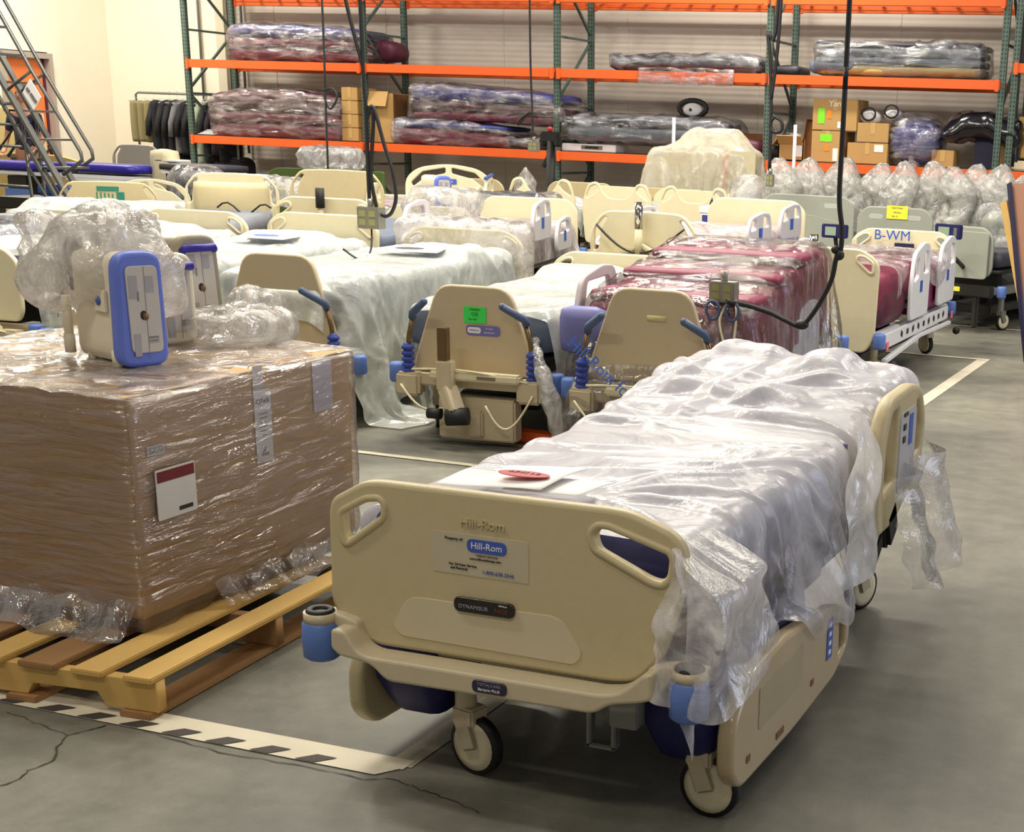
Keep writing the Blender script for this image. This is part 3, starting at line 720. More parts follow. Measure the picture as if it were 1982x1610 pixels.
def board(kind, parent, hw, zt, zb, m, loc, name='footboard', facing=1, th=.035):
    """vertical end board; facing 1: details on the -Y side"""
    x, y = loc
    if kind == 'handles':
        out = rpoly([(-hw+.07, zb, .04), (hw-.07, zb, .04), (hw-.01, zb+.09, .05), (hw, zt-.10, .05), (hw-.04, zt-.05, .04), (hw-.13, zt, .04), (-hw+.13, zt, .04), (-hw+.04, zt-.05, .04), (-hw, zt-.10, .05), (-hw+.01, zb+.09, .05)], .05)
        holes = handle_holes(hw, zt)
    elif kind == 'trap':
        out = rpoly([(-hw, zb), (hw, zb), (hw*.96, zb+.08, .05), (hw*.58, zt, .08), (-hw*.58, zt, .08), (-hw*.96, zb+.08, .05)], .03); holes = []
    elif kind == 'ears':
        e = .17
        out = rpoly([(-hw+.04, zb), (hw-.04, zb), (hw, zt-.22, .1), (hw-.07, zt-.02, .07), (hw-.17, zt, .05), (hw-.24, zt-.12, .04), (hw-.30, zt-.16, .04), (-hw+.30, zt-.16, .04), (-hw+.24, zt-.12, .04), (-hw+.17, zt, .05), (-hw+.07, zt-.02, .07), (-hw, zt-.22, .1)], .05)
        q = [(-hw+.045, zt-.15), (-hw+.09, zt-.055), (-hw+.15, zt-.035), (-hw+.185, zt-.07), (-hw+.15, zt-.115), (-hw+.06, zt-.165)]
        holes = [rpoly(q, .02), rpoly([(-a, b) for a, b in q][::-1], .02)]
    elif kind == 'long':      # rounded board with long side slots
        out = rpoly([(-hw+.03, zb), (hw-.03, zb), (hw, zt-.14, .08), (hw-.11, zt, .06), (0, zt+.01, .1), (-hw+.11, zt, .06), (-hw, zt-.14, .08)], .05)
        q = [(-hw+.035, zt-.27), (-hw+.04, zt-.12), (-hw+.11, zt-.04), (-hw+.14, zt-.045), (-hw+.085, zt-.13), (-hw+.07, zt-.25)]
        holes = [rpoly(q, .018), rpoly([(-a, b) for a, b in q][::-1], .018)]
    elif kind == 'bow':       # tubular bow over a panel
        out = rpoly([(-hw, zb), (hw, zb), (hw, zt-.16, .08), (hw*.7, zt-.05, .1), (0, zt, .2), (-hw*.7, zt-.05, .1), (-hw, zt-.16, .08)], .05)
        a = [(-hw+.06, zt-.2), (-hw*.6, zt-.09), (-.03, zt-.045), (-.03, zt-.1), (-hw*.55, zt-.15), (-hw+.08, zt-.24)]
        holes = [rpoly(a, .02), rpoly([(-p, q) for p, q in a][::-1], .02)]
    else:                     # plain wide board
        out = rpoly([(-hw+.03, zb), (hw-.03, zb), (hw, zb+.06, .04), (hw, zt-.08, .05), (hw-.09, zt, .05), (-hw+.09, zt, .05), (-hw, zt-.08, .05), (-hw, zb+.06, .04)], .03); holes = []
    o = plate(name, out, holes, m, parent, (x, y, 0), th, .01)
    if kind == 'handles' and zt-zb > .1:
        for hh in holes: G().tube([(a, -facing*(th/2+.002), b) for a, b in hh], .010, 8, True).build('handle_rim', m, o)
    return o

def siderail(parent, x, y0, y1, z0, z1, m=GREYRAIL, label=True, name='siderail', th=.03, holes='two'):
    L = y1-y0; H = z1-z0
    out = rpoly([(0.02*L, 0), (L*.98, 0), (L, H*.5, .1*L), (L*.93, H*.96, .12*L), (L*.62, H, .1*L), (L*.12, H*.88, .12*L), (0, H*.45, .1*L)], .05)
    hs = []
    if holes == 'two':
        hs = [rpoly([(L*.10, H*.50), (L*.14, H*.77), (L*.34, H*.82), (L*.36, H*.55)], .025), rpoly([(L*.62, H*.58), (L*.63, H*.88), (L*.86, H*.86), (L*.9, H*.58)], .025)]
    elif holes == 'one':
        hs = [rpoly([(L*.18, H*.52), (L*.24, H*.82), (L*.76, H*.85), (L*.82, H*.55)], .03)]
    o = plate(name, out, hs, m, parent, (x, y0, z0), th, .009, 'YZ')
    if label: G().box((.0165, L*.5, H*.42), (.003, .07, .08)).build('blue_label', LOGOB2, o)
    return o

def bed_frame(t, L=2.2, W=.8, zf=.32, mat_f=BEIGE2, casters=True, cast_ang=(0.5, -.4, .2, .9), fork=BEIGE2, base_low=True, bumpers=True):
    G().box((-W/2+.04, L/2, zf), (.06, L-.1, .07)).box((W/2-.04, L/2, zf), (.06, L-.1, .07)).box((0, .08, zf), (W, .07, .07)).box((0, L-.08, zf), (W, .07, .07)).build('frame', mat_f, t, bev=.008)
    if base_low:
        G().box((0, L/2, .17), (W*.55, L*.72, .08)).build('base_frame', DARK, t, bev=.01)
        for yy in (L*.28, L*.72): G().bar((0, yy, .2), (0, yy+.12, zf), .14, .05).build('lift_arm', DARK, t, bev=.006)
    if casters:
        k = 0
        for yy in (.3, L-.3):
            for xx in (-W/2+.08, W/2-.08):
                caster(t, xx, yy, .075, cast_ang[k], zt=zf, fork=fork); k += 1
    if bumpers:
        for xx in (-W/2-.02, W/2+.02):
            for yy in (.03, L-.03): G().lathe([(0, -.05), (.035, -.05), (.042, -.04), (.042, .035), (.035, .05), (0, .05)], 16, (xx, yy, zf)).build('corner_bumper', BLUE, t)

def mattress(t, L, W, z0, z1, m, y0=.12, seed=1, head=0.0, x=0):
    softbox('deck', (W-.06, L-.2, .05), DARK, t, (x, L/2, z0-.03), r=.02, step=.3)
    def bd(P):
        Q = P.copy(); v = np.clip((Q[:, 1])/(L/2), 0, 1); Q[:, 2] += head*v**1.5; return Q
    return softbox('mattress', (W, L-2*y0+.1, z1-z0), m, t, (x, L/2, (z0+z1)/2), r=.05, step=.07, amp=.008, fr=4, seed=seed, bend=bd if head else None)

def xf(P, x, y, rz):
    c, s = math.cos(rz), math.sin(rz); Q = P.copy()
    Q[..., 0] = P[..., 0]*c-P[..., 1]*s+x; Q[..., 1] = P[..., 0]*s+P[..., 1]*c+y
    return Q

M_MAIN = plastic('film_front_cover', (244, 242, 248), .70, .22, .045, .26, .22, 3.0, (1, 1, 1), lo=.40, hi=.60, grad=(.50, .70, .26, 2), fres=.35)
M_WHITE = plastic('film_milky', (244, 248, 242), .76, .18, .06, .25, .25, 4.0)
M_PINK = plastic('film_milky_rose', (248, 240, 242), .60, .28, .08, .2, .35, 4.0)
M_CLEAR = plastic('film_clear', (240, 234, 248), .10, .22, .12, .09, .7, 5.0, (1, 1, .35), lo=.48, hi=.68)
M_CLEAR2 = plastic('film_clear_far', (244, 242, 246), .34, .28, .08, .14, .5, 5, lo=.4, hi=.64)
M_BAG = plastic('film_bag', (250, 246, 242), .42, .28, .09, .12, .55, 7, lo=.42, hi=.64)
M_SKIRT = plastic('film_skirt', (244, 242, 246), .16, .2, .07, .12, .5, 6, lo=.42, hi=.66)
M_BAGW = plastic('film_bag_white', (250, 248, 244), .50, .30, .09, .14, .6, 6, lo=.40, hi=.62)

R_FINE = lambda r: r.shape[0] > 80
def cover(name, label, bed_at, rest, z0, boxes, m, seed=1, group='plastic sheets over beds', steps=110, iters=9, sub=1, comp=.965, jit=.05, cat='plastic cover', thick=.008, lift=.0, lines=None):
    x, y, rz = bed_at
    P = drape(rest, z0, boxes, steps, iters, seed, comp, thick, jit)
    P[..., 2] += lift
    U = upgrid(P, 2 if R_FINE(rest) else 3); V_ = upgrid(np.dstack([rest, rest[..., :1]*0]), 2 if R_FINE(rest) else 3)
    if lines is None: lines = rand_lines(seed, 46, rest[..., 0].min(), rest[..., 0].max(), rest[..., 1].min(), rest[..., 1].max())
    o = sheet(name, creases(U, V_, lines), m, None, 0)
    o.location = (x, y, 0); o.rotation_euler = (0, 0, rz)
    return tag(o, label, cat, group)

# ------------------------------------------------------------ front bed
fb = thing('hospital_bed', 'large front hospital bed with beige footboard, navy mattress and dropped foot rails', 'hospital bed', (-1.54, 2.82, 0), 0)
OUT = [(-.455, .715, .03), (-.446, .748, .03), (-.36, .797, .05), (-.318, .803, .04), (.27, .806, .04), (.315, .802, .04), (.413, .769, .04), (.444, .738, .03), (.452, .672, .04), (.40, .485, .04), (.338, .412, .03), (.27, .402, .03), (-.342, .40, .03), (-.391, .42, .03), (-.443, .462, .03), (-.459, .495, .03)]
HL = [(-.416, .718), (-.353, .753), (-.318, .758), (-.305, .744), (-.309, .716), (-.393, .655), (-.407, .65), (-.415, .668)]
HR = [(.228, .741), (.244, .76), (.269, .761), (.402, .725), (.41, .711), (.406, .672), (.388, .655), (.363, .658), (.238, .71)]
HLs = [(-.41+(a+.41)*1.0, b) for a, b in HL]
bd = plate('footboard', rpoly(OUT, .03), [rpoly(HL, .012), rpoly(HR, .012)], BEIGE, fb, (0, 0, 0), .036, .011)
for v in bd.data.vertices: v.co.y += .018
for hh in (HL, HR):
    c = (sum(a for a, b in hh)/len(hh), sum(b for a, b in hh)/len(hh))
    pts = rpoly([(c[0]+(a-c[0])*1.10, c[1]+(b-c[1])*1.14) for a, b in hh], .012)
    G().tube([(a, .002, b) for a, b in pts], .0095, 8, True).build('grip_rim', BEIGE, bd)
plate('lower_panel', rpoly([(-.289, .458, .02), (-.245, .537, .03), (.148, .541, .03), (.204, .462, .03), (.185, .432, .02), (-.268, .436, .02)], .02), [], PANEL, bd, (0, -.001, 0), .003, .0008)
text('embossed_lettering', 'Hill-Rom', .030, BEIGE, bd, (-.046, -.002, .733), ext=.0025, sx=1.05)
plate('property_sticker', rect(.245, .098, -.054, .657, .004), [], mat('sticker_clear', (196, 184, 158), .35), bd, (0, -.0005, 0), .0015, .0003)
plate('logo_pill', rect(.101, .031, -.036, .681, .0155, 6), [], LOGOB, bd, (0, -.0022, 0), .0015, .0003)
text('logo_lettering', 'Hill-Rom', .022, PAPER, bd, (-.036, -.0034, .681))
text('sticker_text', 'Property of:', .0095, INK, bd, (-.120, -.0026, .692))
text('sticker_text', 'THERAPY SERVICES', .0065, INKG, bd, (-.036, -.0026, .659))
text('sticker_text', 'www.hillromtherapy.com', .0078, INK, bd, (-.040, -.0026, .650))
text('sticker_text', 'For 24-Hour Service', .0085, INK, bd, (-.098, -.0026, .632))
text('sticker_text', 'and Removal', .0085, INK, bd, (-.108, -.0026, .623))
text('phone_number', '1-800-638-2546', .0125, INKB, bd, (-.008, -.0026, .621))
bg = plate('name_badge', rect(.156, .036, 0, 0, .018, 7), [], BADGE, bd, (-.042, -.006, .539), .010, .003)
for v in bg.data.vertices: pass
text('badge_text', 'DYNAMISUR', .013, mat('badge_silver', (150, 150, 165), .4), bg, (-.026, -.0055, -.003), sx=1.05)
text('badge_text', 'FACE', .013, mat('badge_rust', (130, 70, 30), .4), bg, (.045, -.0055, -.003), sx=1.05)
text('badge_text', 'Hill-Rom', .006, PAPER, bg, (.05, -.0055, .010))
BM = [(-.414, .452, .01), (-.375, .452, .01), (-.345, .408, .015), (-.318, .398, .02), (-.2, .399), (.27, .400), (.318, .408, .02), (.355, .437, .02), (.378, .462, .015), (.403, .468, .01), (.404, .405, .015), (.375, .394, .02), (.30, .378, .02), (.262, .350, .02), (-.268, .344, .02), (-.31, .380, .02), (-.395, .388, .015), (-.416, .405, .01)]
bmn = plate('bumper_beam', rpoly(BM, .01), [], BEIGE2, fb, (0, -.035, 0), .075, .008)
pl = plate('model_badge', rect(.088, .030, 0, 0, .013, 6), [], BADGE2, bmn, (.006, -.040, .374), .006, .002)
text('badge_text', 'TOTALCARE', .0095, mat('badge_lilac', (150, 140, 170), .4), pl, (0, -.0036, .006), sx=1.12)
text('badge_text', 'Bariatric PLUS', .0088, PAPER, pl, (0, -.0036, -.006), sx=1.08)
for s in (-1, 1):
    arm = plate('corner_arm', rpoly([(s*.372, .462), (s*.43, .475), (s*.505, .472), (s*.505, .458), (s*.44, .45), (s*.40, .405), (s*.36, .40)][::s], .012), [], BEIGE2, fb, (0, .0, 0), .05, .007)
    q = G().lathe([(0, -.055), (.034, -.055), (.044, -.047), (.046, .0), (.044, .034), (.034, .045), (0, .045)], 24, (s*.472, -.025, .412))
    bb = q.build('corner_roller', BLUE, fb)
    G().lathe([(.018, .0), (.018, .006), (.03, .008), (.034, .004), (.034, 0)], 20, (s*.472, -.025, .474)).lathe([(0, .001), (.018, .001)], 20, (s*.472, -.025, .474)).build('roller_cap', BLACK, bb)
    G().cyl((s*.472, -.025, .45), (s*.472, -.025, .474), .04, 20).build('roller_plate', BEIGE2, bb)
# casters: left wheel swivelled, right wheel square on
c1 = caster(fb, -.235, .235, .078, math.radians(-104), hub=CREAM, zt=.33)
c2 = caster(fb, .40, .24, .078, math.radians(-97), hub=CREAM, zt=.33)
caster(fb, -.33, 1.95, .078, .4, zt=.33); caster(fb, .33, 1.95, .078, -.4, zt=.33)
G().box((0, .22, .345), (.86, .09, .05)).box((-.24, .22, .315), (.16, .09, .03)).build('foot_crossbar', BEIGE2, fb, bev=.006)
G().box((-.36, 1.1, .36), (.05, 1.9, .07)).box((.36, 1.1, .36), (.05, 1.9, .07)).box((0, 2.0, .36), (.8, .06, .07)).build('main_frame', DARK, fb, bev=.008)
G().box((0, 1.15, .20), (.5, 1.3, .10)).bar((0, .6, .2), (0, .8, .34), .3, .06).bar((0, 1.7, .2), (0, 1.5, .34), .3, .06).build('base_frame', mat('base_dark', (38, 38, 40), .5), fb, bev=.012)
G().box((-.03, .42, .27), (.075, .07, .13)).box((.03, .46, .26), (.04, .09, .15)).build('foot_actuator', GREY, fb, bev=.006)
q = G()
for s in (-1, 1): q.box((.20+s*.032, .12, .26), (.012, .03, .15))
q.box((.20, .12, .19), (.075, .03, .012)); q.box((.27, .10, .30), (.07, .05, .08)); q.build('drain_bag_bracket', GREY, fb, bev=.003)
G().tube([(.3, .9, .3), (.1, 1.0, .12), (-.2, 1.2, .1), (-.3, 1.5, .25)], .01, 6).build('power_cord', BLACK, fb)
# mattress: foot section + rising head section
def mb(P):
    Q = P.copy(); y = P[:, 1]; Q[:, 2] += .10*np.clip((y-.15)/.8, 0, 1)**1.4
    return Q
softbox('mattress', (.86, 2.12, .19), MATTN, fb, (0, 1.16, .615), r=.06, step=.06, amp=.006, fr=5, seed=4, bend=mb)
softbox('mattress_base', (.84, 2.1, .07), mat('maroon_base', (96, 44, 60), .6), fb, (0, 1.15, .49), r=.03, step=.15)
softbox('foot_pouch', (.30, .2, .16), MATTN, fb, (-.27, .16, .60), r=.05, seed=2)
# foot side rails, both dropped
RAILM = mat('rail_beige_gloss', (188, 168, 132), .3, coat=.4)
ro = [(.14, .155, .03), (.20, .095, .04), (.62, .085, .05), (1.02, .10, .04), (1.17, .16, .05), (1.16, .27, .06), (1.02, .325, .05), (.55, .385, .06), (.26, .372, .06), (.14, .28, .05)]
for s, mm in ((1, RAILM), (-1, BEIGE)):
    rl_ = plate('foot_siderail', rpoly(ro, .04), [rpoly([(1.06, .15), (1.12, .17), (1.12, .25), (1.05, .27)], .015)], mm, fb, (s*.50, 0, 0), .045, .014, 'YZ')
    softbox('rail_inner_cover', (.20, .76, .27), NAVY, fb, (s*.37, .53, .265), r=.035, step=.05, bend=(lambda P: np.stack([P[:, 0]*(1-.3*np.clip(-P[:, 2]/.13, 0, 1)), P[:, 1]*(1-.18*np.clip(-P[:, 2]/.13, 0, 1)), P[:, 2]], -1)))
    if s > 0:
        lb = plate('icon_label', rect(.055, .12, .94, .245, .006), [], LOGOB, rl_, (s*.0235, 0, 0), .002, .0004, 'YZ')
        q = G()
        for k in range(4): q.box((.0015, .94, .205+k*.027), (.0012, .022, .012))
        q.build('label_icons', PAPER, lb)
        for yy, zz in ((.25, .16), (.5, .13), (.78, .17)): G().box((.0235, yy, zz), (.003, .06 if yy == .5 else .025, .018)).build('rail_screw', mat('screw_brown', (120, 84, 56), .5), rl_)
        plate('rail_print', rect(.36, .11, .5, .26, .01), [], mat('rail_print', (176, 160, 130), .4), rl_, (.0235, 0, 0), .0012, .0003, 'YZ')
# raised head side rail on the aisle side
ho = [(1.42, .43, .03), (1.62, .43, .05), (1.86, .50, .05), (1.99, .57, .05), (2.02, .72, .06), (1.93, .835, .05), (1.80, .862, .05), (1.50, .855, .07), (1.40, .76, .06), (1.38, .55, .05)]
hh = [(1.46, .56), (1.47, .72), (1.52, .80), (1.60, .81), (1.60, .58)]
h2 = [(1.86, .60), (1.86, .80), (1.91, .79), (1.965, .70), (1.955, .62)]
h3 = [(1.66, .73), (1.66, .815), (1.80, .82), (1.80, .73)]
hr = plate('head_siderail', rpoly(ho, .05), [rpoly(hh, .02), rpoly(h2, .015)], BEIGE, fb, (.505, 0, -.015), .05, .018, 'YZ')
plate('rail_control_panel', rect(.22, .26, 1.73, .66, .03), [], mat('control_panel_grey', (186, 182, 186), .45), hr, (.026, 0, 0), .006, .002, 'YZ')
plate('icon_label', rect(.05, .10, 1.76, .72, .004), [], LOGOB, hr, (.030, 0, 0), .002, .0004, 'YZ')
for c_, d_ in (((.031, 1.67, .74), (.003, .03, .02)), ((.031, 1.67, .70), (.003, .03, .02)), ((.031, 1.68, .78), (.003, .05, .012))): G().box(c_, d_).build('rail_button', DARK, hr)
G().box((.50, 1.62, .42), (.06, .12, .14), rx=.5).box((.47, 1.55, .37), (.08, .22, .08), rx=.6).build('rail_pivot_arm', BLACK, fb, bev=.015)
plate('head_siderail', rpoly(ho, .05), [rpoly(hh, .02), rpoly(h2, .015)], BEIGE, fb, (-.53, 0, -.28), .05, .018, 'YZ')
plate('headboard', rpoly([(-.40, .36), (.40, .36), (.40, .62, .05), (.30, .70, .05), (-.30, .70, .05), (-.40, .62, .05)], .03), [], BEIGE, fb, (0, 2.24, 0), .035, .01)

# its milky cover
xl = lambda y: -.53-.03*math.sin(y*5)
def xr_(y):
    k = np.interp(y, [0, .12, .2, .37, .6, 1.05, 1.36], [.62, .62, .57, .64, .71, .80, .78])
    if y < 1.38: return float(k)+.02*math.sin(y*19)
    return max(.50, .80-(y-1.38)*3.2)
R = restgrid(.055, 2.62, xl, xr_, .024)
# the corner of the sheet that hangs outside the footboard
mask = R[..., 0] > .37
yy = R[..., 1]; t_ = np.clip((.55-yy)/.5, 0, 1)
R[..., 1] = np.where(mask, yy-.30*t_*np.clip((R[..., 0]-.37)/.10, 0, 1), yy)
mboxes = [((0, .30, .56), (.86, .50, .30), .05)]
for k in range(9):
    y = .35+.22*k; hgt = .10*min(1, max(0, (y-.15-1.16+1.06)/.8))**1.4 if y > .3 else 0
    mboxes.append(((0, min(y+.05, 2.1), .56+.5*.0+.05*0), (.86, .5, .30+2*.10*min(1, max(0, (y-1.16-.15)/.8))**1.4), .06))
mboxes += [((0, .0, .55), (.86, .09, .49), .02), ((.50, .6, .2), (.06, 1.1, .38), .02), ((.40, .0, .44), (.10, .1, .10), .02),
          ((.505, 1.75, .63), (.07, .7, .40), .03), ((-.14, 2.10, .78), (.3, .2, .20), .09), ((.16, 2.05, .80), (.22, .2, .16), .08), ((-.05, 1.7, .73), (.5, .1, .12), .05)]
px_, py_ = -.02, .40
FL = [(px_, py_, .75, .62, .026, .045, .05), (px_, py_, .62, .28, .022, .04, .03), (px_, py_, .80, 1.05, .030, .06, .10), (px_, py_, .55, 1.35, .018, .05, .04), (px_, py_, -.5, .75, .018, .04, .05),
      (px_, py_, .40, .12, .018, .03, -.03), (.62, 1.30, -.10, .75, .026, .05, .08), (.66, 1.25, .0, 1.15, .022, .045, .05), (.60, 1.40, -.20, 1.55, .020, .05, -.05), (.60, 1.2, .30, .60, .022, .045, -.06),
      (-.50, 1.2, .2, 1.35, .020, .05, .08), (-.52, .9, .1, 1.05, .016, .05, -.05), (-.52, 1.6, .1, 1.75, .026, .06, .05), (-.1, 1.55, .4, 1.9, .026, .05, .04), (-.35, 1.7, -.1, 2.2, .022, .05, .03),
      (.45, .25, .72, .55, .026, .04, .04), (.45, .55, .80, .85, .026, .045, -.05), (.44, .9, .82, 1.0, .022, .05, .05), (.43, 1.1, .8, 1.3, .02, .04, -.04), (.44, .1, .66, .3, .02, .03, .03), (.45, .7, .7, .5, .024, .04, .04)]
FL += rand_lines(77, 22, -.5, .5, .5, 2.3, .018, .055, (.35, .6)) + rand_lines(78, 14, .42, .85, .05, 1.3, .016, .035, (.1, .6))
cover('plastic_cover', 'milky plastic sheet draped over the navy mattress of the front bed', (-1.54, 2.82, 0), R, .97, mboxes, M_MAIN, 5, steps=150, iters=10, comp=.955, jit=.10, lines=FL)
R2 = restgrid(1.45, 2.15, lambda y: -.06, lambda y: .50-.2*abs(y-1.8), .03)
def tail():
    P = np.zeros((*R2.shape[:2], 3)); u = R2[..., 0]; v = R2[..., 1]
    P[..., 0] = .575+.05*np.sin(v*17)+.07*u/.5+.02*vnoise(np.stack([u*20, v*20, u*0], -1), 3); P[..., 1] = v+.25*u; P[..., 2] = .56-u*.78
    return P
tl = sheet('cover_tail', tail(), M_CLEAR2, bpy.data.objects['plastic_cover'], 1)
def flap(name, uvw, st, m, seed, n=1):
    ny, nx = st; P = np.zeros((ny, nx, 3))
    for j in range(ny):
        for i in range(nx): P[j, i] = uvw(i/(nx-1), j/(ny-1))
    R_ = np.dstack(np.meshgrid(np.linspace(0, 1, nx), np.linspace(0, 1, ny)))
    P = creases(P, R_, rand_lines(seed, 26, 0, 1, 0, 1, .016, .09, (1.45, .35)))
    return sheet(name, P, m, bpy.data.objects['plastic_cover'], 1)
M_FLAP = plastic('film_corner', (250, 246, 244), .50, .26, .02, .34, .3, 5, lo=.4, hi=.62, fres=.2)
def corner(u, v):      # u: from the board face round to the side, v: downwards
    w_ = .72+.5*v
    k_ = min(1, v*4); x = np.interp(u, [0, .25, .5, 1], [.425-.06*v, .44+.04*k_, .43+(.105+.03*v)*k_, .42+.135*k_]); y = np.interp(u, [0, .25, .5, 1], [-.03-.02*v, -.055-.03*v, -.02-.03*v, .20+.16*v])
    z = .745-.01*u-v*(.375-.09*abs(u-.45))
    return (x+.012*math.sin(v*9+u*7), y+.012*math.sin(u*21+v*3), z)
flap('cover_corner', corner, (30, 34), M_FLAP, 5)
def strip_(u, v):
    return (.47+.045*min(1, v*5)+.03*math.sin(u*PI)+.008*math.sin(v*12+u*5), 1.10+(.16+.22*min(1, v*3))*u+.13*(1-min(1, v*3)), .835-.50*v-.03*u*(1-v))
flap('cover_strip', strip_, (34, 16), plastic('film_rail_strip', (252, 248, 244), .74, .2, .02, .3, .25, 5, fres=.2), 6)
# papers with the red oval
pt = thing('paper_tag', 'white paper with red oval lying at the foot of the front bed', 'paper', (-1.63, 3.12, .762), 0)
def pbend(P):
    Q = P.copy(); Q[:, 2] += .012*np.sin(P[:, 0]*9)+.008*np.sin(P[:, 1]*14+1); return Q
softbox('sheet', (.30, .22, .002), PAPER, pt, (-.04, 0, .012), r=.001, step=.02, bend=pbend, rz=-.1)
softbox('sheet', (.24, .14, .002), PAPER, pt, (.10, -.03, .006), r=.001, step=.02, bend=pbend, rz=-.25)
ov = plate('red_oval', [(.068*math.cos(a), .030*math.sin(a)) for a in [2*PI*k/32 for k in range(32)]], [], REDL, pt, (.015, -.045, .033), .002, .0005, 'XY')
text('oval_text', 'APW 1.8', .022, MAROONL, ov, (0, .006, .0016), 'XY')
q = G()
for k in range(5): q.box((-.13, .07-k*.017, .0205), (.06 if k % 2 else .085, .0015, .0006))
q.build('printed_lines', INKG, pt)

# ------------------------------------------------------------ pallet with the big carton
PW = mat('pallet_pine', (206, 168, 96), .75, var=.16, bump=.15, scale=5); PW2 = mat('pallet_pine_old', (150, 112, 70), .8, var=.2, bump=.15, scale=6)
pa = thing('wooden_pallet', 'pine pallet under the big film wrapped carton', 'pallet', (-2.70, 3.0, 0), math.radians(4))
for k in range(3):
    x0 = -.02-.555*k
    out = [(0, 0)]
    def stringer():
        L = 1.22; P = [(0, .018), (L, .018), (L, .108), (0, .108)]
        return P
    # notched stringer runs across (X)
W_, D_ = 1.22, 1.22
for k, yy in enumerate((.0, .58, 1.16)):
    pts = [(-W_, .02), (-W_+.18, .02), (-W_+.20, .055), (-W_+.40, .055), (-W_+.42, .02), (-.42, .02), (-.40, .055), (-.19, .058), (-.165, .02), (0, .02), (0, .108), (-W_, .108)]
    plate('stringer', pts, [], PW if k == 0 else PW2, pa, (0, yy+.02, 0), .04, .002)
for k in range(8):
    wdd = .09 if k in (0,) else (.10 if k % 2 else .12); x = -.045-.162*k
    G().box((x, D_/2-.02, .1165), (wdd, D_, .017)).build('deck_board', PW if k in (0, 1, 3) else PW2, pa, bev=.003)
for k in range(4):
    G().box((-.06-.37*k, D_/2-.02, .0105), (.10, D_, .017)).build('bottom_board', PW2, pa, bev=.003)
cb = thing('big_carton', 'big brown carton wrapped in stretch film on the wooden pallet', 'cardboard box', (-2.955, 3.26, .126), math.radians(.6))
BW, BD, BH = 1.15, 1.10, .685
cbm = G().box((-BW/2, BD/2, BH/2+.03), (BW, BD, BH-.03)).build('carton_body', CARDG, cb, bev=.008)
G().box((-BW/2, BD/2, .02), (BW-.06, BD-.06, .04)).build('inner_tray', CARDD, cb)
plate('window_label', rect(.11, .17, .93, .60, .004), [], mat('label_haze', (206, 200, 212), .4), cb, (.003, 0, 0), .002, .0004, 'YZ')
lb = plate('address_label', rect(.085, .235, .60, .52, .003), [], mat('label_white', (228, 226, 226), .5), cb, (.004, 0, 0), .002, .0004, 'YZ')
text('label_print', 'C)Tech', .022, INK, lb, (.0016, .60, .60), 'YZ')
q = G()
for k in range(6): q.box((.0018, .60, .56-k*.014), (.0006, .05-(k % 3)*.01, .003))
q.build('label_lines', INKG, lb)
G().add([(.0022, .58, .425), (.0022, .62, .425), (.0022, .60, .455)], [(0, 1, 2)]).build('warning_triangle', INKG, lb)
plate('sealing_tape', rect(.05, .12, .585, .655, .002), [], mat('tape_pale', (196, 186, 188), .25), cb, (.0035, 0, 0), .001, .0003, 'YZ')
lp = plate('packing_list_pouch', rect(.17, .15, .155, .405, .006), [], mat('pouch_white', (212, 208, 206), .3), cb, (.0205, 0, 0), .003, .0006, 'YZ')
G().box((.0018, .155, .458), (.0015, .16, .032)).build('maroon_band', MAROONL, lp); G().box((.0018, .19, .35), (.0012, .06, .012)).build('print_line', INK, lp)
for v in lp.data.vertices: pass
bl_ = plate('barcode_label', rect(.07, .028, .10, .535, .002), [], mat('label_white', (228, 226, 226), .5), cb, (.004, 0, 0), .0015, .0003, 'YZ')
q = G()
for k in range(12): q.box((.0014, .073+k*.005, .535), (.0004, .002, .018))
q.build('barcode_bars', INK, bl_)
STRETCH = plastic('stretch_film', (214, 204, 222), .12, .08, .11, .13, .55, 3.0, (1, 1, 7), .3)
STRETCHT = plastic('stretch_film_top', (238, 230, 220), .30, .22, .14, .14, .7, 6.0, (1, 1, 1), .3)
# the film clings to the sides and flares to the pallet deck
def fbend(P):
    Q = P.copy(); z = P[:, 2]; k = np.clip((-z-.27)/.1, 0, 1)
    n = ridge(np.stack([P[:, 0]*7, P[:, 1]*7, z*2], -1), 3)
    Q[:, 0] -= np.sign(P[:, 0])*k*(.02+.025*n)*(np.abs(P[:, 0]) > BW/2-.08); Q[:, 1] -= np.sign(P[:, 1])*k*(.02+.025*n)*(np.abs(P[:, 1]) > BD/2-.08)
    return Q
film = softbox('stretch_film', (BW+.030, BD+.030, BH+.020), STRETCH, cb, (-BW/2, BD/2, BH/2+.005), r=.016, step=.035, amp=.0035, fr=9, amp2=.003, fr2=12, seed=7, stretch=(1, 1, 3), bend=fbend)
Rt = restgrid(-.02, BD+.06, lambda y: -BW-.0, lambda y: .005, .03)
P = np.zeros((*Rt.shape[:2], 3)); P[..., :2] = Rt; P[..., 2] = BH+.014+.012*np.abs(ridge(np.stack([Rt[..., 0]*6, Rt[..., 1]*9, Rt[..., 0]*0], -1), 4))*np.clip(-Rt[..., 0]*4, 0.1, 1)
sheet('top_film', P, STRETCHT, cb)
Rt = restgrid(0, .78, lambda y: 0, lambda y: .10+.09*math.sin(y*4)**2, .025)
P = np.zeros((*Rt.shape[:2], 3)); u = Rt[..., 0]; v = Rt[..., 1]
P[..., 0] = .012+u*.5+.012*np.sin(v*23); P[..., 1] = v+.3; P[..., 2] = .08-u*.75+.012*np.sin(v*31)
P[..., 2] = np.maximum(P[..., 2], .006)
sheet('film_skirt', P, M_SKIRT, cb, 1)
Rt = restgrid(0, 1.1, lambda y: 0, lambda y: .13+.04*math.sin(y*9), .025)
P = np.zeros((*Rt.shape[:2], 3)); u = Rt[..., 0]; v = Rt[..., 1]
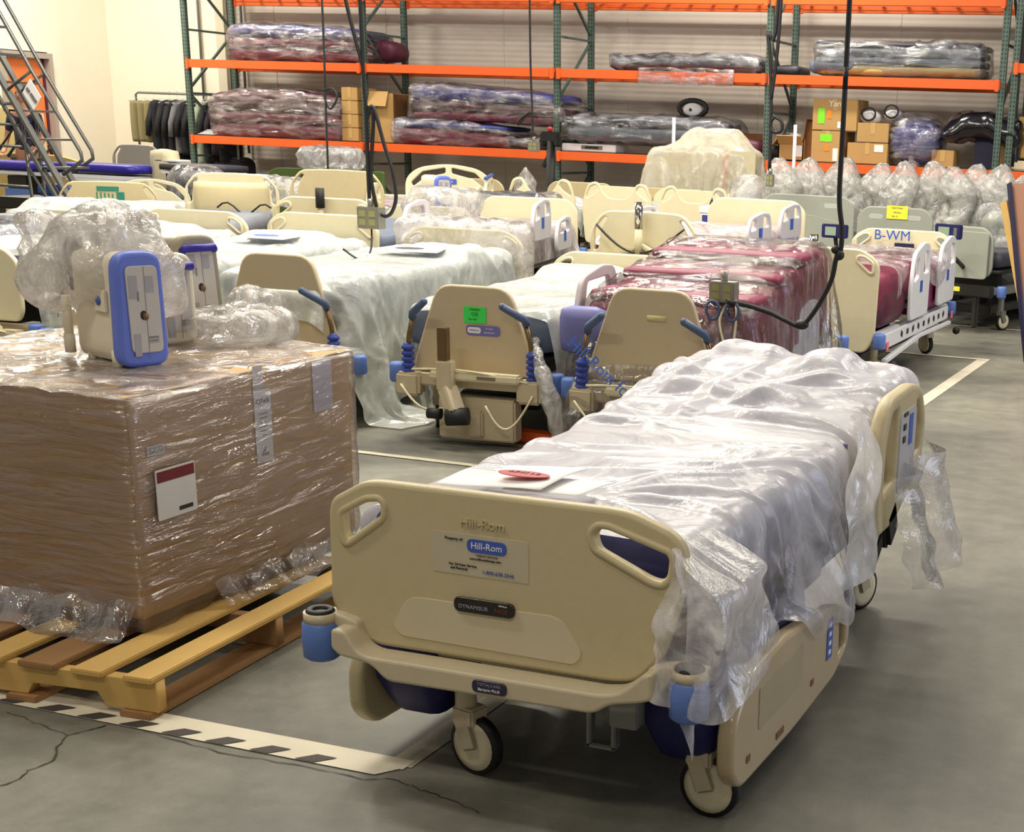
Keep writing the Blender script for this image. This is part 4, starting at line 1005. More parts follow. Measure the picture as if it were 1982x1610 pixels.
P[..., 1] = -.010-u*.7-.012*np.sin(v*29); P[..., 0] = -v-.01; P[..., 2] = np.maximum(.10-u*.9+.01*np.sin(v*37), .006)
sheet('film_skirt', P, M_SKIRT, cb, 1)

# ------------------------------------------------------------ two pump units on the carton
DG = mat('device_cream', (222, 212, 188), .45, bump=.05); DT = mat('device_taupe', (150, 140, 120), .5); DPAN = mat('device_panel', (190, 184, 176), .45)
def device(label, loc, rz, edge, body, H=.355, depth=.34, rim=True, feet=True, lean=0, name='pump_unit', W=.165):
    t = thing(name, label, 'medical device', loc, rz, 'pump units'); t.rotation_euler[0] = lean
    ro = rpoly([(-W/2, .0, .05), (W/2, 0, .05), (W/2-.008, H, .05), (-W/2+.008, H, .06)], .04, 6)
    softbox('housing', (W*.86, depth, H*.96), body, t, (0, depth/2+.03, H/2), r=.035, step=.04)
    if rim:
        plate('blue_rim', ro, [], edge, t, (0, .02, 0), .055, .014)
    else:
        plate('end_shell', ro, [], edge, t, (0, .02, 0), .055, .014)
        G().tube([(-W*.35, -.012, H*.83), (-W*.33, -.03, H*.86), (W*.33, -.03, H*.87), (W*.37, -.012, H*.85)], .014, 10).build('carry_handle', ROYAL, t)
    ip = rpoly([(-W*.27, .045, .02), (W*.36, .045, .02), (W*.33, H*.88, .02), (-W*.30, H*.88, .02)], .02)
    pn = plate('rear_panel', ip, [], DPAN, t, (0, -.010, 0), .006, .002)
    q = G().ball((0, -.006, H*.37+.03), .024, sc3=(1, .35, 1.25)); q.build('socket', BLACK, t)
    G().ball((.006, -.014, H*.37+.026), .010, sc3=(1, .4, 1.2)).build('socket_pin', BROWNM, t)
    for (cx, cz, w_, h_) in ((-.028, H*.70, .028, .07), (-.026, H*.20, .022, .07), (.028, H*.24, .034, .022), (.024, H*.72, .03, .05)): G().box((cx, -.0135, cz), (w_, .001, h_)).build('rating_label', mat('rating_label', (160, 156, 160), .5), t)
    for c_, d_ in (((.028, -.0145, H*.26), (.03, .0006, .004)), ((.028, -.0145, H*.23), (.026, .0006, .003)), ((-.014, -.0145, H*.62), (.004, .0006, .03))): G().box(c_, d_).build('label_print', INKG, t)
    G().box((0.01, -.0135, H*.47), (.001, .001, H*.8)).build('panel_seam', INKG, t)
    if feet:
        G().cyl((-W*.38, .05, -.0), (-W*.38, .05, .05), .017, 12).build('foot', body, t); G().cyl((-W*.3, depth*.85, -.0), (-W*.3, depth*.85, .05), .015, 12).build('foot', body, t)
        pc = G().cyl((-W*.43-.02, depth+.02, .03), (-W*.43-.02, depth+.02, .20), .014, 12).cyl((-W*.43-.02, depth+.02, .02), (-W*.43-.02, depth+.02, .08), .017, 12)
        pc.build('bed_hook', body, t)
        sd = G().box((-W*.43-.004, .10, .20), (.01, .07, .07)).build('side_latch', body, t, bev=.003)
        G().lathe([(0, -.003), (.014, -.003), (.014, 0), (0, 0)], 16, (-W*.43-.009, .105, .20), 'X').build('round_emblem', LOGOB, sd)
    return t
zt = .126+BH+.018
device('pump unit with lavender blue rim standing at the front of the big carton', (-3.27, 3.71, zt), math.radians(70), DEVBLUE, DG, depth=.27)
device('taupe pump unit with royal blue handle standing behind the blue rimmed one', (-3.66, 4.47, zt), math.radians(66), DT, DT, H=.345, rim=False, feet=False, lean=math.radians(-4), W=.17, depth=.25)
device('cream pump unit half hidden between the two others', (-3.50, 4.14, zt), math.radians(68), DG, DG, H=.31, rim=False, feet=False, W=.15, depth=.26)
# crumpled bag on top of the units
bt = thing('crumpled_bag', 'big crumpled clear bag pulled over the blue rimmed pump unit', 'bag', (-3.50, 3.83, zt), 0)
def bagbend(P):
    Q = P.copy(); z = P[:, 2]; a = np.arctan2(P[:, 1], P[:, 0])
    k = 1+.12*np.sin(a*3+1)+.08*np.sin(a*5); Q[:, 0] *= k; Q[:, 1] *= k
    Q[:, 2] += .06*np.clip(z+.02, 0, 1)/.2*np.sin(P[:, 0]*11+1.3)
    return Q
softbox('bag_film', (.36, .32, .26), M_BAG, bt, (0, .0, .265), r=.11, step=.02, amp=.03, fr=8, amp2=.025, fr2=11, seed=15, bend=bagbend)
softbox('bag_film', (.10, .14, .24), M_BAG, bt, (-.20, -.04, .31), r=.045, step=.016, amp=.02, fr=12, amp2=.02, fr2=16, seed=17, bend=lambda P: np.stack([P[:, 0]-.25*np.clip(P[:, 2]+.02, -.03, 1), P[:, 1], P[:, 2]], -1))
softbox('bag_film', (.20, .16, .12), M_BAG, bt, (.05, .0, .40), r=.05, step=.018, amp=.025, fr=11, amp2=.025, fr2=12, seed=19)
softbox('inner_hose', (.05, .05, .18), INKG, bt, (-.13, 0, .28), r=.02, step=.03, amp=.02, fr=20, seed=3)
bg2 = thing('flattened_bag', 'flattened clear bag lying around the foot of the taupe pump unit', 'bag', (-3.46, 4.34, zt), 0)
softbox('bag_film', (.34, .30, .08), M_BAG, bg2, (.02, .0, .045), r=.04, step=.022, amp=.03, fr=7, amp2=.03, fr2=10, seed=23)
softbox('bag_film', (.16, .16, .14), M_BAG, bg2, (-.02, .17, .07), r=.05, step=.022, amp=.03, fr=9, amp2=.03, fr2=11, seed=25)

# ------------------------------------------------------------ first row: beds with tapered headboards towards the aisle
def rows_bed(label, x, y, rz, deck=.55, mt=.17, mcol=None, L=2.35, W=.84, near=None, far=None, group='hospital beds parked in rows', cap=None, rails=(), railm=GREYRAIL, frame_m=BEIGE2, head=0.0, seed=1, zf=None, mw=None, name='hospital_bed', fork=BEIGE2):
    t = thing(name, label, 'hospital bed', (x, y, 0), rz, group)
    bed_frame(t, L, W, zf or (deck-.2), mat_f=frame_m, fork=fork)
    for yy in (.5, L-.5): G().box((0, yy, (deck+(zf or deck-.2))/2), (W*.5, .12, deck-(zf or deck-.2))).build('deck_riser', DARK, t)
    if mcol: mattress(t, L, mw or W-.04, deck, deck+mt, mcol, seed=seed, head=head)
    if near: board(near[0], t, near[1], near[2], near[3], near[4], (0, .02), 'headboard')
    if far: board(far[0], t, far[1], far[2], far[3], far[4], (0, L-.02), 'footboard')
    for (s, a, b, zc, hh, kind) in rails:
        siderail(t, s*(W/2+.045), a, b, zc, zc+hh, railm, kind != 'nolabel', holes='one' if kind == 'one' else 'two')
    return t

def head_gear(t, W=.78, mast=True, handles=(1, 1), zb=.33, scale=1.0, mastx=-.1):
    """push handles, bellows, infusion mast and motor housing at the head end"""
    G().box((0, -.03, zb-.005), (W, .07, .06)).build('head_crossbar', BEIGE2, t, bev=.01)
    for s in (-1, 1): G().box((s*(W/2-.06), -.05, zb-.03), (.13, .09, .12)).build('corner_block', BEIGE2, t, bev=.014)
    G().box((.05, -.09, zb+.035), (W*.62, .07, .045)).build('cable_box', CREAM, t, bev=.01)
    G().box((.12, -.127, zb+.035), (.1, .004, .016)).build('rating_label', INKG, t)
    for s, on in zip((-1, 1), handles):
        if not on: continue
        x = s*(W/2-.05)
        prof = [(0, 0), (.02, 0)]
        for k in range(5): prof += [(.032, .008+.03*k), (.032, .022+.03*k), (.022, .026+.03*k), (.022, .032+.03*k)]
        prof += [(0, .165)]
        h = G().tube([(x, -.05, zb+.12), (x-.01*s, -.05, zb+.22), (x-.035*s, -.05, zb+.32)], [.013]*3, 10).build('push_handle', BROWNM, t)
        G().lathe(prof, 16, (x, -.05, zb+.02)).build('bellows', DBLUE, h)
        G().tube([(x-.03*s, -.05, zb+.305), (x-.038*s, -.06, zb+.335), (x-.13*s, -.12, zb+.40)], [.02, .021, .019], 10).ball((x-.13*s, -.12, zb+.40), .019, 10).build('grip', STEELBLUE, h)
    if mast:
        m = G().box((mastx, -.14, zb+.19), (.05, .05, .18)).build('infusion_socket', BROWNM, t, bev=.003)
        G().box((mastx+.01, -.14, zb+.04), (.08, .07, .15)).bar((mastx+.015, -.14, zb-.02), (mastx+.07, -.17, zb-.14), .085, .07).build('socket_arm', BEIGE2, m, bev=.006)
        G().cyl((mastx+.03, -.19, zb-.165), (mastx+.14, -.17, zb-.155), .045).cyl((mastx-.07, -.19, zb-.15), (mastx, -.19, zb-.15), .028).build('socket_base', BLACK, m)
    G().box((.04, -.02, .14), (.42, .10, .22)).box((.04, -.075, .12), (.08, .04, .14)).build('motor_housing', BEIGE2, t, bev=.01)
    for a, b, d in (((-.36, -.1, zb-.03), (-.08, -.13, zb-.12), .06), ((.36, -.1, zb-.04), (.12, -.14, zb-.10), .14), ((-.3, -.09, zb+.05), (.33, -.09, zb+.02), -.03)):
        pts = []
        for k in range(13):
            u = k/12; pts.append((a[0]+(b[0]-a[0])*u, a[1]+(b[1]-a[1])*u-.03*math.sin(PI*u), a[2]+(b[2]-a[2])*u-d*math.sin(PI*u)))
        G().tube(pts, .006, 6).build('control_cable', CREAM, t)

TRAP = lambda zt, zb=.36: ('trap', .335, zt, zb, TAN)
def bed_A(label, x, rz, near, far, mcol, deck, mt, mast=True, handles=(1, 1), **k):
    t = rows_bed(label, x, 6.62, rz, deck, mt, mcol, 2.42, .84, near, far, zf=.34, **k)
    head_gear(t, mast=mast, handles=handles)
    return t
A2 = bed_A('bed with green label on its tapered tan headboard', -3.76, math.radians(6), TRAP(.81), ('handles', .47, .81, .4, CREAM), MATTG, .47, .2)
plate('green_label', rect(.122, .082, 0, 0, .002), [], GREENL, A2, (.012, -.001, .665), .002, .0004)
text('label_print', 'STAGING', .013, INK, A2, (.012, -.003, .692)); text('label_print', 'OK', .026, mat('ink_green', (30, 120, 60), .6), A2, (.012, -.003, .668)); text('label_print', 'No. 16-2', .012, INK, A2, (.0, -.003, .643))
bl = plate('blue_sticker', rect(.185, .052, 0, 0, .02, 5), [], mat('sticker_violet', (112, 108, 176), .5), A2, (.055, -.001, .588), .002, .0004)
plate('sticker_oval', rect(.072, .03, 0, 0, .015, 5), [], PAPER, bl, (-.048, -.0015, .0), .001, .0003); text('sticker_text', 'Hill-Rom', .015, LOGOB, bl, (-.048, -.0026, 0)); text('sticker_text', 'To report', .010, PAPER, bl, (.035, -.002, .011)); text('sticker_text', '800-638-2546', .010, PAPER, bl, (.035, -.002, -.009))
softbox('warning_stickers', (.10, .004, .03), mat('sticker_mix', (196, 186, 130), .6), A2, (.0, 2.375, .72), r=.001)
A1 = bed_A('bed with plain tapered headboard and one grey push handle, behind the wrapped carton', -4.93, math.radians(6), TRAP(.90, .42), ('handles', .44, .91, .45, CREAM), MATTG, .56, .2, handles=(0, 1))
softbox('footboard_bag', (1.0, .16, .50), M_CLEAR2, A1, (0, 2.40, .72), r=.07, step=.045, amp=.02, fr=4, amp2=.02, fr2=6, seed=77)
A0 = bed_A('bed mostly hidden behind the pump units, its near end out of sight', -6.05, math.radians(6), TRAP(.80), ('handles', .43, .95, .45, CREAM), MATTG, .56, .2, mast=False, handles=(0, 0))
Am1 = bed_A('bed at the left behind the crumpled bag, beige headboard edge at the picture border', -7.10, math.radians(7), ('plain', .38, .82, .4, CREAM), ('handles', .43, .92, .45, CREAM), MATTN, .56, .2, mast=False, handles=(0, 0))
Am2 = bed_A('leftmost bed of the first row, cut by the picture edge', -8.25, math.radians(7), ('plain', .38, .8, .4, CREAM), ('handles', .44, .86, .45, CREAM), MATTG, .56, .2, mast=False, handles=(0, 0))
# burgundy bed A3 under glossy film
A3 = bed_A('burgundy bed with tapered headboard under glossy clear film', -2.78, math.radians(3), TRAP(.86, .40), None, None, .45, .2, mast=False, handles=(1, 1))
def wedge(P):
    Q = P.copy(); v = np.clip((P[:, 1]+.85)/1.7, 0, 1); top = P[:, 2] > -.05; Q[:, 2] += np.where(top, .24*v**.8, 0); return Q
softbox('mattress_deck', (.8, 2.2, .06), DARK, A3, (0, 1.2, .42), r=.02, step=.3)
softbox('mattress', (.90, 1.62, .30), MATTM, A3, (.03, .96, .60), r=.07, step=.06, amp=.01, seed=9, bend=wedge)
for k in range(3): softbox('mattress_fold', (.88, .46, .07), MATTM, A3, (.03, .42+.46*k, .79+.075*k), r=.034, step=.05, seed=k)
siderail(A3, -.46, .15, .72, .50, .92, mat('rail_lilac', (196, 184, 186), .5), True, holes='one'); siderail(A3, .47, .95, 1.55, .36, .72, GREYRAIL, False, holes='none')
softbox('pillow_pack', (.26, .1, .24), mat('violet_pack', (110, 112, 170), .5), A3, (-.40, .12, .62), r=.05, amp=.02, seed=4)
softbox('warning_stickers', (.10, .004, .03), mat('sticker_mix', (196, 186, 130), .6), A3, (.03, .0, .72), r=.001)
A3x, A3rz = (-2.78, 6.62), math.radians(3)
bx = [((0, .02, .6), (.38, .05, .52), .03), ((0, .02, .5), (.62, .05, .3), .03), ((.03, .96, .60), (.90, 1.62, .30), .06)]
for k in range(5): bx.append(((.03, .40+.3*k, .62+.024*k), (.9, .5, .38+.048*k), .05))
bx += [((-.34, -.09, .70), (.05, .1, .08), .02), ((.34, -.09, .70), (.05, .1, .08), .02), ((-.46, .42, .7), (.05, .5, .42), .02), ((0, -.03, .30), (.84, .1, .12), .02)]
R = restgrid(-.62, 2.25, lambda y: -.72-.1*math.sin(y*3), lambda y: 1.02+.08*math.sin(y*4+1), .042)
cover('plastic_cover', 'glossy clear film over the burgundy bed, falling to the floor on its aisle side', (*A3x, A3rz), R, 1.2, bx, M_CLEAR, 12, steps=130, comp=.95, jit=.12)
for (tx, ty, s_, r_) in ((-.42, -.155, 'Hill-Rom for', -.5), ):
    tp = text('film_print', s_, .085, LOGOB2, A3, (-.14, -.30, .50), rot=-.62)
    tp.rotation_euler = (-.35, 0, 0)
text('film_print', 'Hill-Rom', .09, mat('print_navy', (34, 34, 96), .5), A3, (.12, .65, .93), 'XY', rot=.7, sx=.8).rotation_euler = (.12, 0, 0)
text('film_print', 'Hill-Rom', .09, mat('print_navy', (34, 34, 96), .5), A3, (.26, 1.30, 1.04), 'XY', rot=.7, sx=.8).rotation_euler = (.12, 0, 0)

def bed_boxes(zm, W=.82, L=2.4, nb=None, fb_=None, hw=.4):
    b = [((0, L/2, zm-.12), (W, L-.15, .24), .05), ((0, L/2, .4), (W, L, .1), .03)]
    if nb: b.append(((0, .02, nb/2+.2), (hw*1.2, .06, nb-.4), .03))
    if fb_: b.append(((0, L-.02, fb_/2+.2), (hw*1.9, .06, fb_-.4), .03))
    return b
# milky covers of the first row
R = restgrid(.04, 2.40, lambda y: -.84-.08*math.sin(y*5), lambda y: .86+.07*math.sin(y*6), .042)
cover('plastic_cover', 'milky sheet over the green labelled bed', (-3.76, 6.62, math.radians(6)), R, .95, bed_boxes(.69, nb=.8, fb_=.80)+[((-.12, 2.0, .70), (.5, .3, .10), .04)], M_WHITE, 21)
R = restgrid(-.18, 2.38, lambda y: -.70-.06*math.sin(y*5), lambda y: (1.20 if y < .5 else .82+.38*max(0, 1-(y-.5)/.5))+.05*math.sin(y*7), .044)
cover('plastic_cover', 'milky sheet over the bed with bagged footboard, trailing to the floor', (-4.93, 6.62, math.radians(6)), R, 1.15, bed_boxes(.79, nb=.72, fb_=.92, hw=.43)+[((.2, 1.7, .80), (.4, .3, .08), .04)], M_WHITE, 22, comp=.96, steps=130)
R = restgrid(.05, 2.34, lambda y: -.72, lambda y: .74+.1*math.sin(y*4), .046)
P0 = drape(R, 1.0, bed_boxes(.79, fb_=.94)+[((.1, 1.8, .80), (.5, .4, .1), .05)], 110, 9, 23)
def place(P, m, x, y, rz, label, group='plastic sheets over beds', dz=0):
    Q = upgrid(P, 3); Q[..., 2] += dz
    ny, nx = Q.shape[:2]; gx_, gy_ = np.meshgrid(np.linspace(-.75, .75, nx), np.linspace(0, 2.35, ny))
    Q = creases(Q, np.stack([gx_, gy_], -1), rand_lines(int(abs(x)*100), 44, -.8, .8, 0, 2.35))
    o = sheet('plastic_cover', Q, m, None, 0); o.location = (x, y, 0); o.rotation_euler = (0, 0, rz); return tag(o, label, 'plastic cover', group)
place(P0, M_WHITE, -6.05, 6.62, math.radians(6), 'milky sheet with a blue oval paper, second bed right of the pump units')
place(P0, M_WHITE, -7.10, 6.62, math.radians(7), 'milky sheet over the bed directly behind the crumpled bag')
place(P0, M_CLEAR2, -8.25, 6.62, math.radians(7), 'clearer sheet over the leftmost bed at the picture edge')
def paper(label, x, y, z, rz, oval, m=None):
    t = thing('paper_tag', label, 'paper', (x, y, z), rz, 'white paper tags on the covers')
    G().box((0, 0, 0), (.36, .26, .004)).build('sheet', PAPER, t); plate('oval_mark', [(.09*math.cos(a), .055*math.sin(a)) for a in [2*PI*k/24 for k in range(24)]], [], oval, t, (-.03, .03, .004), .002, .0004, 'XY')
    t.rotation_euler[0] = .03
    return t
paper('white paper with bright blue oval on a white sheet', -6.12, 8.15, .845, .1, LOGOB)
paper('white paper with dark oval on a white sheet', -4.98, 8.05, .835, .3, MATTC)

# ------------------------------------------------------------ second row
Bx = rows_bed('raised bed with crossed struts and chrome mast on the back of its beige headboard', -3.94, 9.22, math.radians(-1), .72, .17, MATTM, 2.25, .84, ('long', .40, 1.07, .5, CREAM), ('plain', .42, 1.10, .6, CREAM), rails=((1, .75, 1.25, .80, .26, 'x'), (-1, .75, 1.3, .80, .26, 'x'), (1, 1.45, 1.95, .84, .26, 'x')), zf=.4)
q = G()
for s in (-1, 1): q.bar((0, -.03, .86), (s*.36, -.03, .68), .05, .03).bar((s*.12, -.03, .72), (s*.36, -.03, .66), .03, .02)
q.bar((0, -.03, .6), (0, -.03, .86), .06, .03).build('crossed_struts', CREAM, Bx, bev=.006)
G().cyl((0, -.07, .80), (0, -.07, .97), .024).build('mast_sleeve', CREAM, Bx); G().cyl((0, -.07, .97), (0, -.07, 1.14), .027).build('chrome_mast', mat('chrome', (190, 186, 180), .12, 1.0), Bx)
G().tube([(-.32+.64*k/16, -.05-.03*math.sin(PI*k/16), .98-.17*math.sin(PI*k/16)+.0*k) for k in range(17)], .008, 6).build('looped_cable', DARK, Bx)
plate('blue_sticker', rect(.28, .07, 0, 0, .01), [], LOGOB2, Bx, (0, -.006, .74), .002, .0004)
BR = rows_bed('burgundy bed at the aisle end with white side rails and tall beige headboard', -2.70, 9.22, math.radians(0), .50, .24, MATTM, 2.35, .80, ('handles', .40, .92, .26, CREAM), ('handles', .42, .92, .4, CREAM), railm=WHITE, frame_m=WHITE, rails=((1, .72, 1.28, .40, .52, 'x'), (1, 1.62, 2.20, .42, .50, 'x'), (-1, .7, 1.3, .4, .5, 'x')), zf=.34)
G().cyl((-.03, -.05, .86), (-.03, -.05, 1.0), .03).build('chrome_mast', mat('chrome', (190, 186, 180), .12, 1.0), BR)
softbox('bolster_roll', (.34, .7, .30), MATTMD, BR, (.24, .52, .52), r=.14, step=.06, seed=6)
softbox('bolster_roll', (.30, .8, .40), mat('magenta_bolster', (126, 24, 84), .45), BR, (.26, 1.75, .56), r=.10, step=.06, seed=8)
G().box((.43, 1.1, .33), (.03, 2.0, .10)).build('white_side_bar', WHITE, BR, bev=.006)
q = G()
for k in range(9): q.box((.447, .55+k*.17, .335), (.004, .05, .035), rx=.4*(k % 3-1))
q.build('bar_slots', INK, BR)
G().bar((.44, .1, .20), (.44, 1.1, .26), .035).bar((.44, 1.1, .26), (.44, 2.2, .24), .03).build('pedal_bar', WHITE, BR, bev=.006)
for yy in (.12, 2.2): G().ball((.50, yy, .18), .03).build('pedal_knob', BLACK, BR); G().box((.452, yy+.02, .30), (.004, .06, .05)).build('pink_label', PINK, BR)
plate('blue_stripe', rect(.16, .035, 0, 0, .004), [], NAVYD, BR, (.02, 2.285, .80), .002, .0004)
R = restgrid(.45, 2.55, lambda y: -.60, lambda y: .50+.12*math.sin(y*5), .05)
cover('plastic_cover', 'clear printed film over the far headboard of the aisle end bed', (-2.70, 9.22, 0), R, 1.1, bed_boxes(.78, L=2.35, fb_=.93)+[((.26, 1.75, .56), (.3, .8, .44), .1), ((.44, 1.9, .6), (.05, .6, .6), .02)], M_CLEAR2, 31)
text('film_print', 'B-WM', .11, LOGOB2, BR, (-.08, 2.28, .87), sx=1.0)
BM_ = rows_bed('maroon bed with pale side rails behind the bagged footboard', -5.40, 9.22, math.radians(13), .60, .2, MATTMD, 2.2, .84, None, ('plain', .42, 1.02, .5, CREAM), rails=((-1, .35, .95, .72, .32, 'one'), (1, .45, 1.0, .78, .30, 'x'), (1, 1.2, 1.7, .66, .26, 'one')), zf=.36)
P1 = drape(restgrid(.0, 2.2, lambda y: -.64, lambda y: .62, .05), 1.0, bed_boxes(.84, L=2.2)+[((-.1, .5, .86), (.5, .5, .12), .05)], 100, 8, 33)
place(P1, M_PINK, -5.40, 9.22, math.radians(13), 'rose tinted sheet over the maroon bed behind the bagged footboard')
place(P1, M_PINK, -3.94, 9.22, math.radians(-1), 'rose tinted sheet over the raised bed with the crossed struts', dz=.06)
BP = rows_bed('bed whose headboard has a black foam mast on it, behind the blue oval paper', -6.50, 9.32, math.radians(10), .62, .17, MATTG, 2.1, .84, ('handles', .41, 1.04, .5, CREAM), ('plain', .4, .9, .5, CREAM), zf=.4)
G().cyl((.0, -.06, .90), (0, -.06, .98), .02).build('mast_sleeve', CREAM, BP); G().cyl((0, -.06, .97), (0, -.06, 1.11), .032).build('foam_mast', BLACK, BP)
BD = rows_bed('bed with scooped dish shaped footboard and slate mattress near the left rear', -7.85, 9.32, math.radians(27), .62, .15, MATTGR, 2.3, .84, ('plain', .4, .72, .5, CREAM), ('long', .42, 1.08, .55, CREAM), zf=.38)
softbox('scooped_panel', (.66, .05, .30), BEIGE, BD, (0, 2.25, .86), r=.024, step=.06, bend=lambda P: np.stack([P[:, 0], P[:, 1]-.05*np.clip(1-(P[:, 0]/.33)**2, 0, 1)*np.clip(.3-P[:, 2], 0, .3)/.3, P[:, 2]], -1))
G().tube([(-.1+.5*k/10, 2.1-.02*k, .79+.05*math.sin(k*.9)) for k in range(11)], .008, 6).build('black_cable', BLACK, BD)
rows_bed('slate bed further left in the second row', -9.2, 9.5, math.radians(20), .58, .15, MATTG, 2.2, .84, ('plain', .4, .7, .45, CREAM), None, zf=.36)
place(P1, M_WHITE, -9.2, 9.5, math.radians(20), 'milky sheet over the slate bed at left in the second row', dz=-.06)

# ------------------------------------------------------------ third row and beyond
BC1 = rows_bed('bed with tall bow topped headboard and blue trimmed side rails behind the cable loop', -7.15, 11.6, math.radians(22), .66, .15, MATTGR, 2.1, .86, None, ('bow', .44, 1.20, .6, CREAM), rails=((-1, .3, .95, .70, .34, 'nolabel'), (1, .3, .95, .70, .34, 'nolabel'), (1, 1.15, 1.8, .74, .36, 'nolabel')), railm=CREAM, zf=.4)
plate('maker_sticker', rect(.20, .05, 0, 0, .012), [], LOGOB, BC1, (-.02, 2.055, 1.02), .002, .0004); text('sticker_text', 'Hill-Rom', .034, PAPER, BC1, (-.02, 2.052, 1.02))
G().bar((.475, 1.2, 1.09), (.475, 1.75, 1.11), .03, .03).build('blue_rail_trim', LOGOB, BC1, bev=.006)
device('cream unit with blue rim standing on the bed with the bow topped headboard', (-7.12, 12.05, .83), math.radians(50), DEVBLUE, DG, H=.30, depth=.42, feet=False)
BC2 = rows_bed('bed with tall rounded beige board and two long hand slots, far left centre', -8.05, 11.75, math.radians(22), .62, .16, MATTM, 2.1, .84, ('long', .43, 1.14, .55, BEIGE), ('plain', .4, .85, .5, CREAM), zf=.4)
place(P1, M_PINK, -8.05, 11.75, math.radians(22), 'rose tinted sheet on the bed with the tall slotted board', dz=-.02)
BC3 = rows_bed('bed with teal stickers on its slotted board near the left edge', -10.50, 11.6, math.radians(30), .52, .15, MATTG, 2.1, .84, ('long', .46, .93, .4, BEIGE), ('bow', .40, .9, .5, CREAM), zf=.34)
TEAL = mat('teal_print', (40, 130, 110), .6)
plate('teal_heading', rect(.20, .04, 0, 0, .004), [], TEAL, BC3, (.0, -.002, .87), .002, .0004)
for k in range(5): G().box((-.10+.035*k, -.002, .80-.004*k), (.012, .003, .075)).build('teal_figure', TEAL, BC3)
G().box((.11, -.002, .80), (.07, .003, .08)).build('teal_figure', TEAL, BC3); G().box((-.03, -.002, .66), (.22, .003, .14)).build('notice_paper', PAPER, BC3)
BS = rows_bed('bed end with small arched grey board and round blue sticker', -11.85, 13.6, math.radians(20), .45, .14, MATTG, 2.0, .7, ('bow', .32, .86, .35, BEIGE2), None, zf=.3)
G().lathe([(0, -.004), (.055, -.004), (.055, .0), (0, 0)], 20, (0, -.004, .62), 'Y').build('round_sticker', LOGOB, BS)
# beds with eared boards
names = ('left', 'middle', 'right')
for k, (x, y, zt_) in enumerate(((-6.88, 13.5, 1.11), (-6.05, 13.5, 1.10), (-5.24, 13.5, 1.10))):
    rows_bed('%s of three beds in a line with twin eared hand grips on their pale boards' % names[k], x, y, math.radians(1), .62, .18, MATTGR, 2.0, .70, ('ears', .38, zt_, .5, CREAM), ('plain', .40, .98, .5, CREAM), zf=.4, seed=k)
    place(P1, M_WHITE, x, y, math.radians(1), 'milky sheet on the %s eared bed near the rack' % names[k], dz=-.02)
for k, (x, y, zt_) in enumerate(((-8.85, 15.6, .98), (-7.45, 15.6, 1.0), (-6.3, 15.6, .98))):
    rows_bed('%s of three far beds with low wide beige boards below the rack' % names[k], x, y, math.radians(0), .6, .16, MATTGR, 2.0, .82, ('plain', .42, zt_, .5, BEIGE), None, zf=.4, seed=k)
BW_ = rows_bed('bed with grey film wrapped slate mattress in front of the left eared boards', -6.55, 11.9, math.radians(12), .62, .30, MATTG, 1.2, .62, None, None, zf=.4)
softbox('plastic_wrap', (.70, 1.25, .40), FILMG, BW_, (0, .62, .78), r=.1, step=.05, amp=.03, amp2=.02, seed=3)
for k, (x, y, z, s_) in enumerate(((-6.35, 10.75, .80, (.5, .5, .24)), (-9.55, 12.9, .72, (.7, .5, .2)))):
    softbox('film_heap', s_, M_BAG, None, (x, y, z+.14), r=.09, step=.04, amp=.04, amp2=.04, fr2=7, seed=40+k); tag(bpy.data.objects['film_heap' if k == 0 else 'film_heap.001'], ('crumpled film heap on the maroon bed beside the cable loop', 'crumpled film heap at far left behind the slotted boards')[k], 'plastic film')
# lab box on the raised bed, monitor box
t = thing('white_control_box', 'white box with navy front panel on the raised bed behind the crossed struts', 'medical device', (-4.24, 11.6, .96))
G().box((0, 0, .03), (.34, .25, .06)).box((0, -.02, -.06), (.30, .22, .12)).build('box_case', WHITE, t, bev=.008); G().box((0, -.135, -.06), (.27, .006, .10)).build('navy_front', MATTB, t)
G().box((0, 0, -.4), (.3, .22, .56)).build('box_stand', DARK, t)
G().tube([(-.1+.2*k/14, -.05, .07+.05*math.sin(k*1.7)) for k in range(15)], .008, 6).build('coiled_cable', INK, t)
# plastic covered cart
ct = thing('covered_cart', 'tall cream cart under a milky dust sheet in front of the rack', 'cart', (-6.35, 16.4, 0))
G().box((0, .3, .75), (1.25, .6, .9)).build('cart_body', CREAM, ct, bev=.02)
G().box((.1, .3, 1.27), (1.1, .5, .22)).build('cart_top', CREAM, ct, bev=.03)
G().box((.37, -.01, 1.16), (.045, .01, .38)).build('orange_strip', mat('orange_strip', (220, 110, 40), .5), ct)
G().box((.58, -.005, 1.2), (.30, .01, .40)).build('cream_door', CREAM, ct); 
for sx_ in (-.5, .5):
    for sy_ in (.1, .5): caster(ct, sx_, sy_, .06, .3, zt=.3)
R = restgrid(-.55, 1.15, lambda y: -1.1, lambda y: 1.15, .05)
cover('dust_sheet', 'milky dust sheet tented over the tall cream cart', (-6.35, 16.4, 0), R, 1.75, [((0, .3, .75), (1.27, .62, 1.3), .03), ((.12, .3, 1.35), (.66, .34, .56), .03)], plastic('film_dust', (250, 246, 232), .62, .2, .05, .3, .3, 3), 51, comp=.97, steps=120)
t = thing('bagged_bottle', 'bagged white rounded bottle right of the covered cart', 'bottle', (-5.17, 14.9, .80))
G().lathe([(0, 0), (.12, 0), (.14, .05), (.14, .2), (.09, .27), (.04, .30), (.04, .34), (0, .34)], 20).build('bottle_body', WHITE, t); softbox('bag_film', (.34, .3, .38), M_BAG, t, (0, 0, .19), r=.1, step=.04, amp=.02, amp2=.02, seed=5)
tag(G().box((-5.0, 15.3, .4), (.5, .4, .8)).build('cart_cabinet', BEIGE, bev=.01), 'beige low cabinet right of the covered cart, under the bagged bottle', 'cabinet')
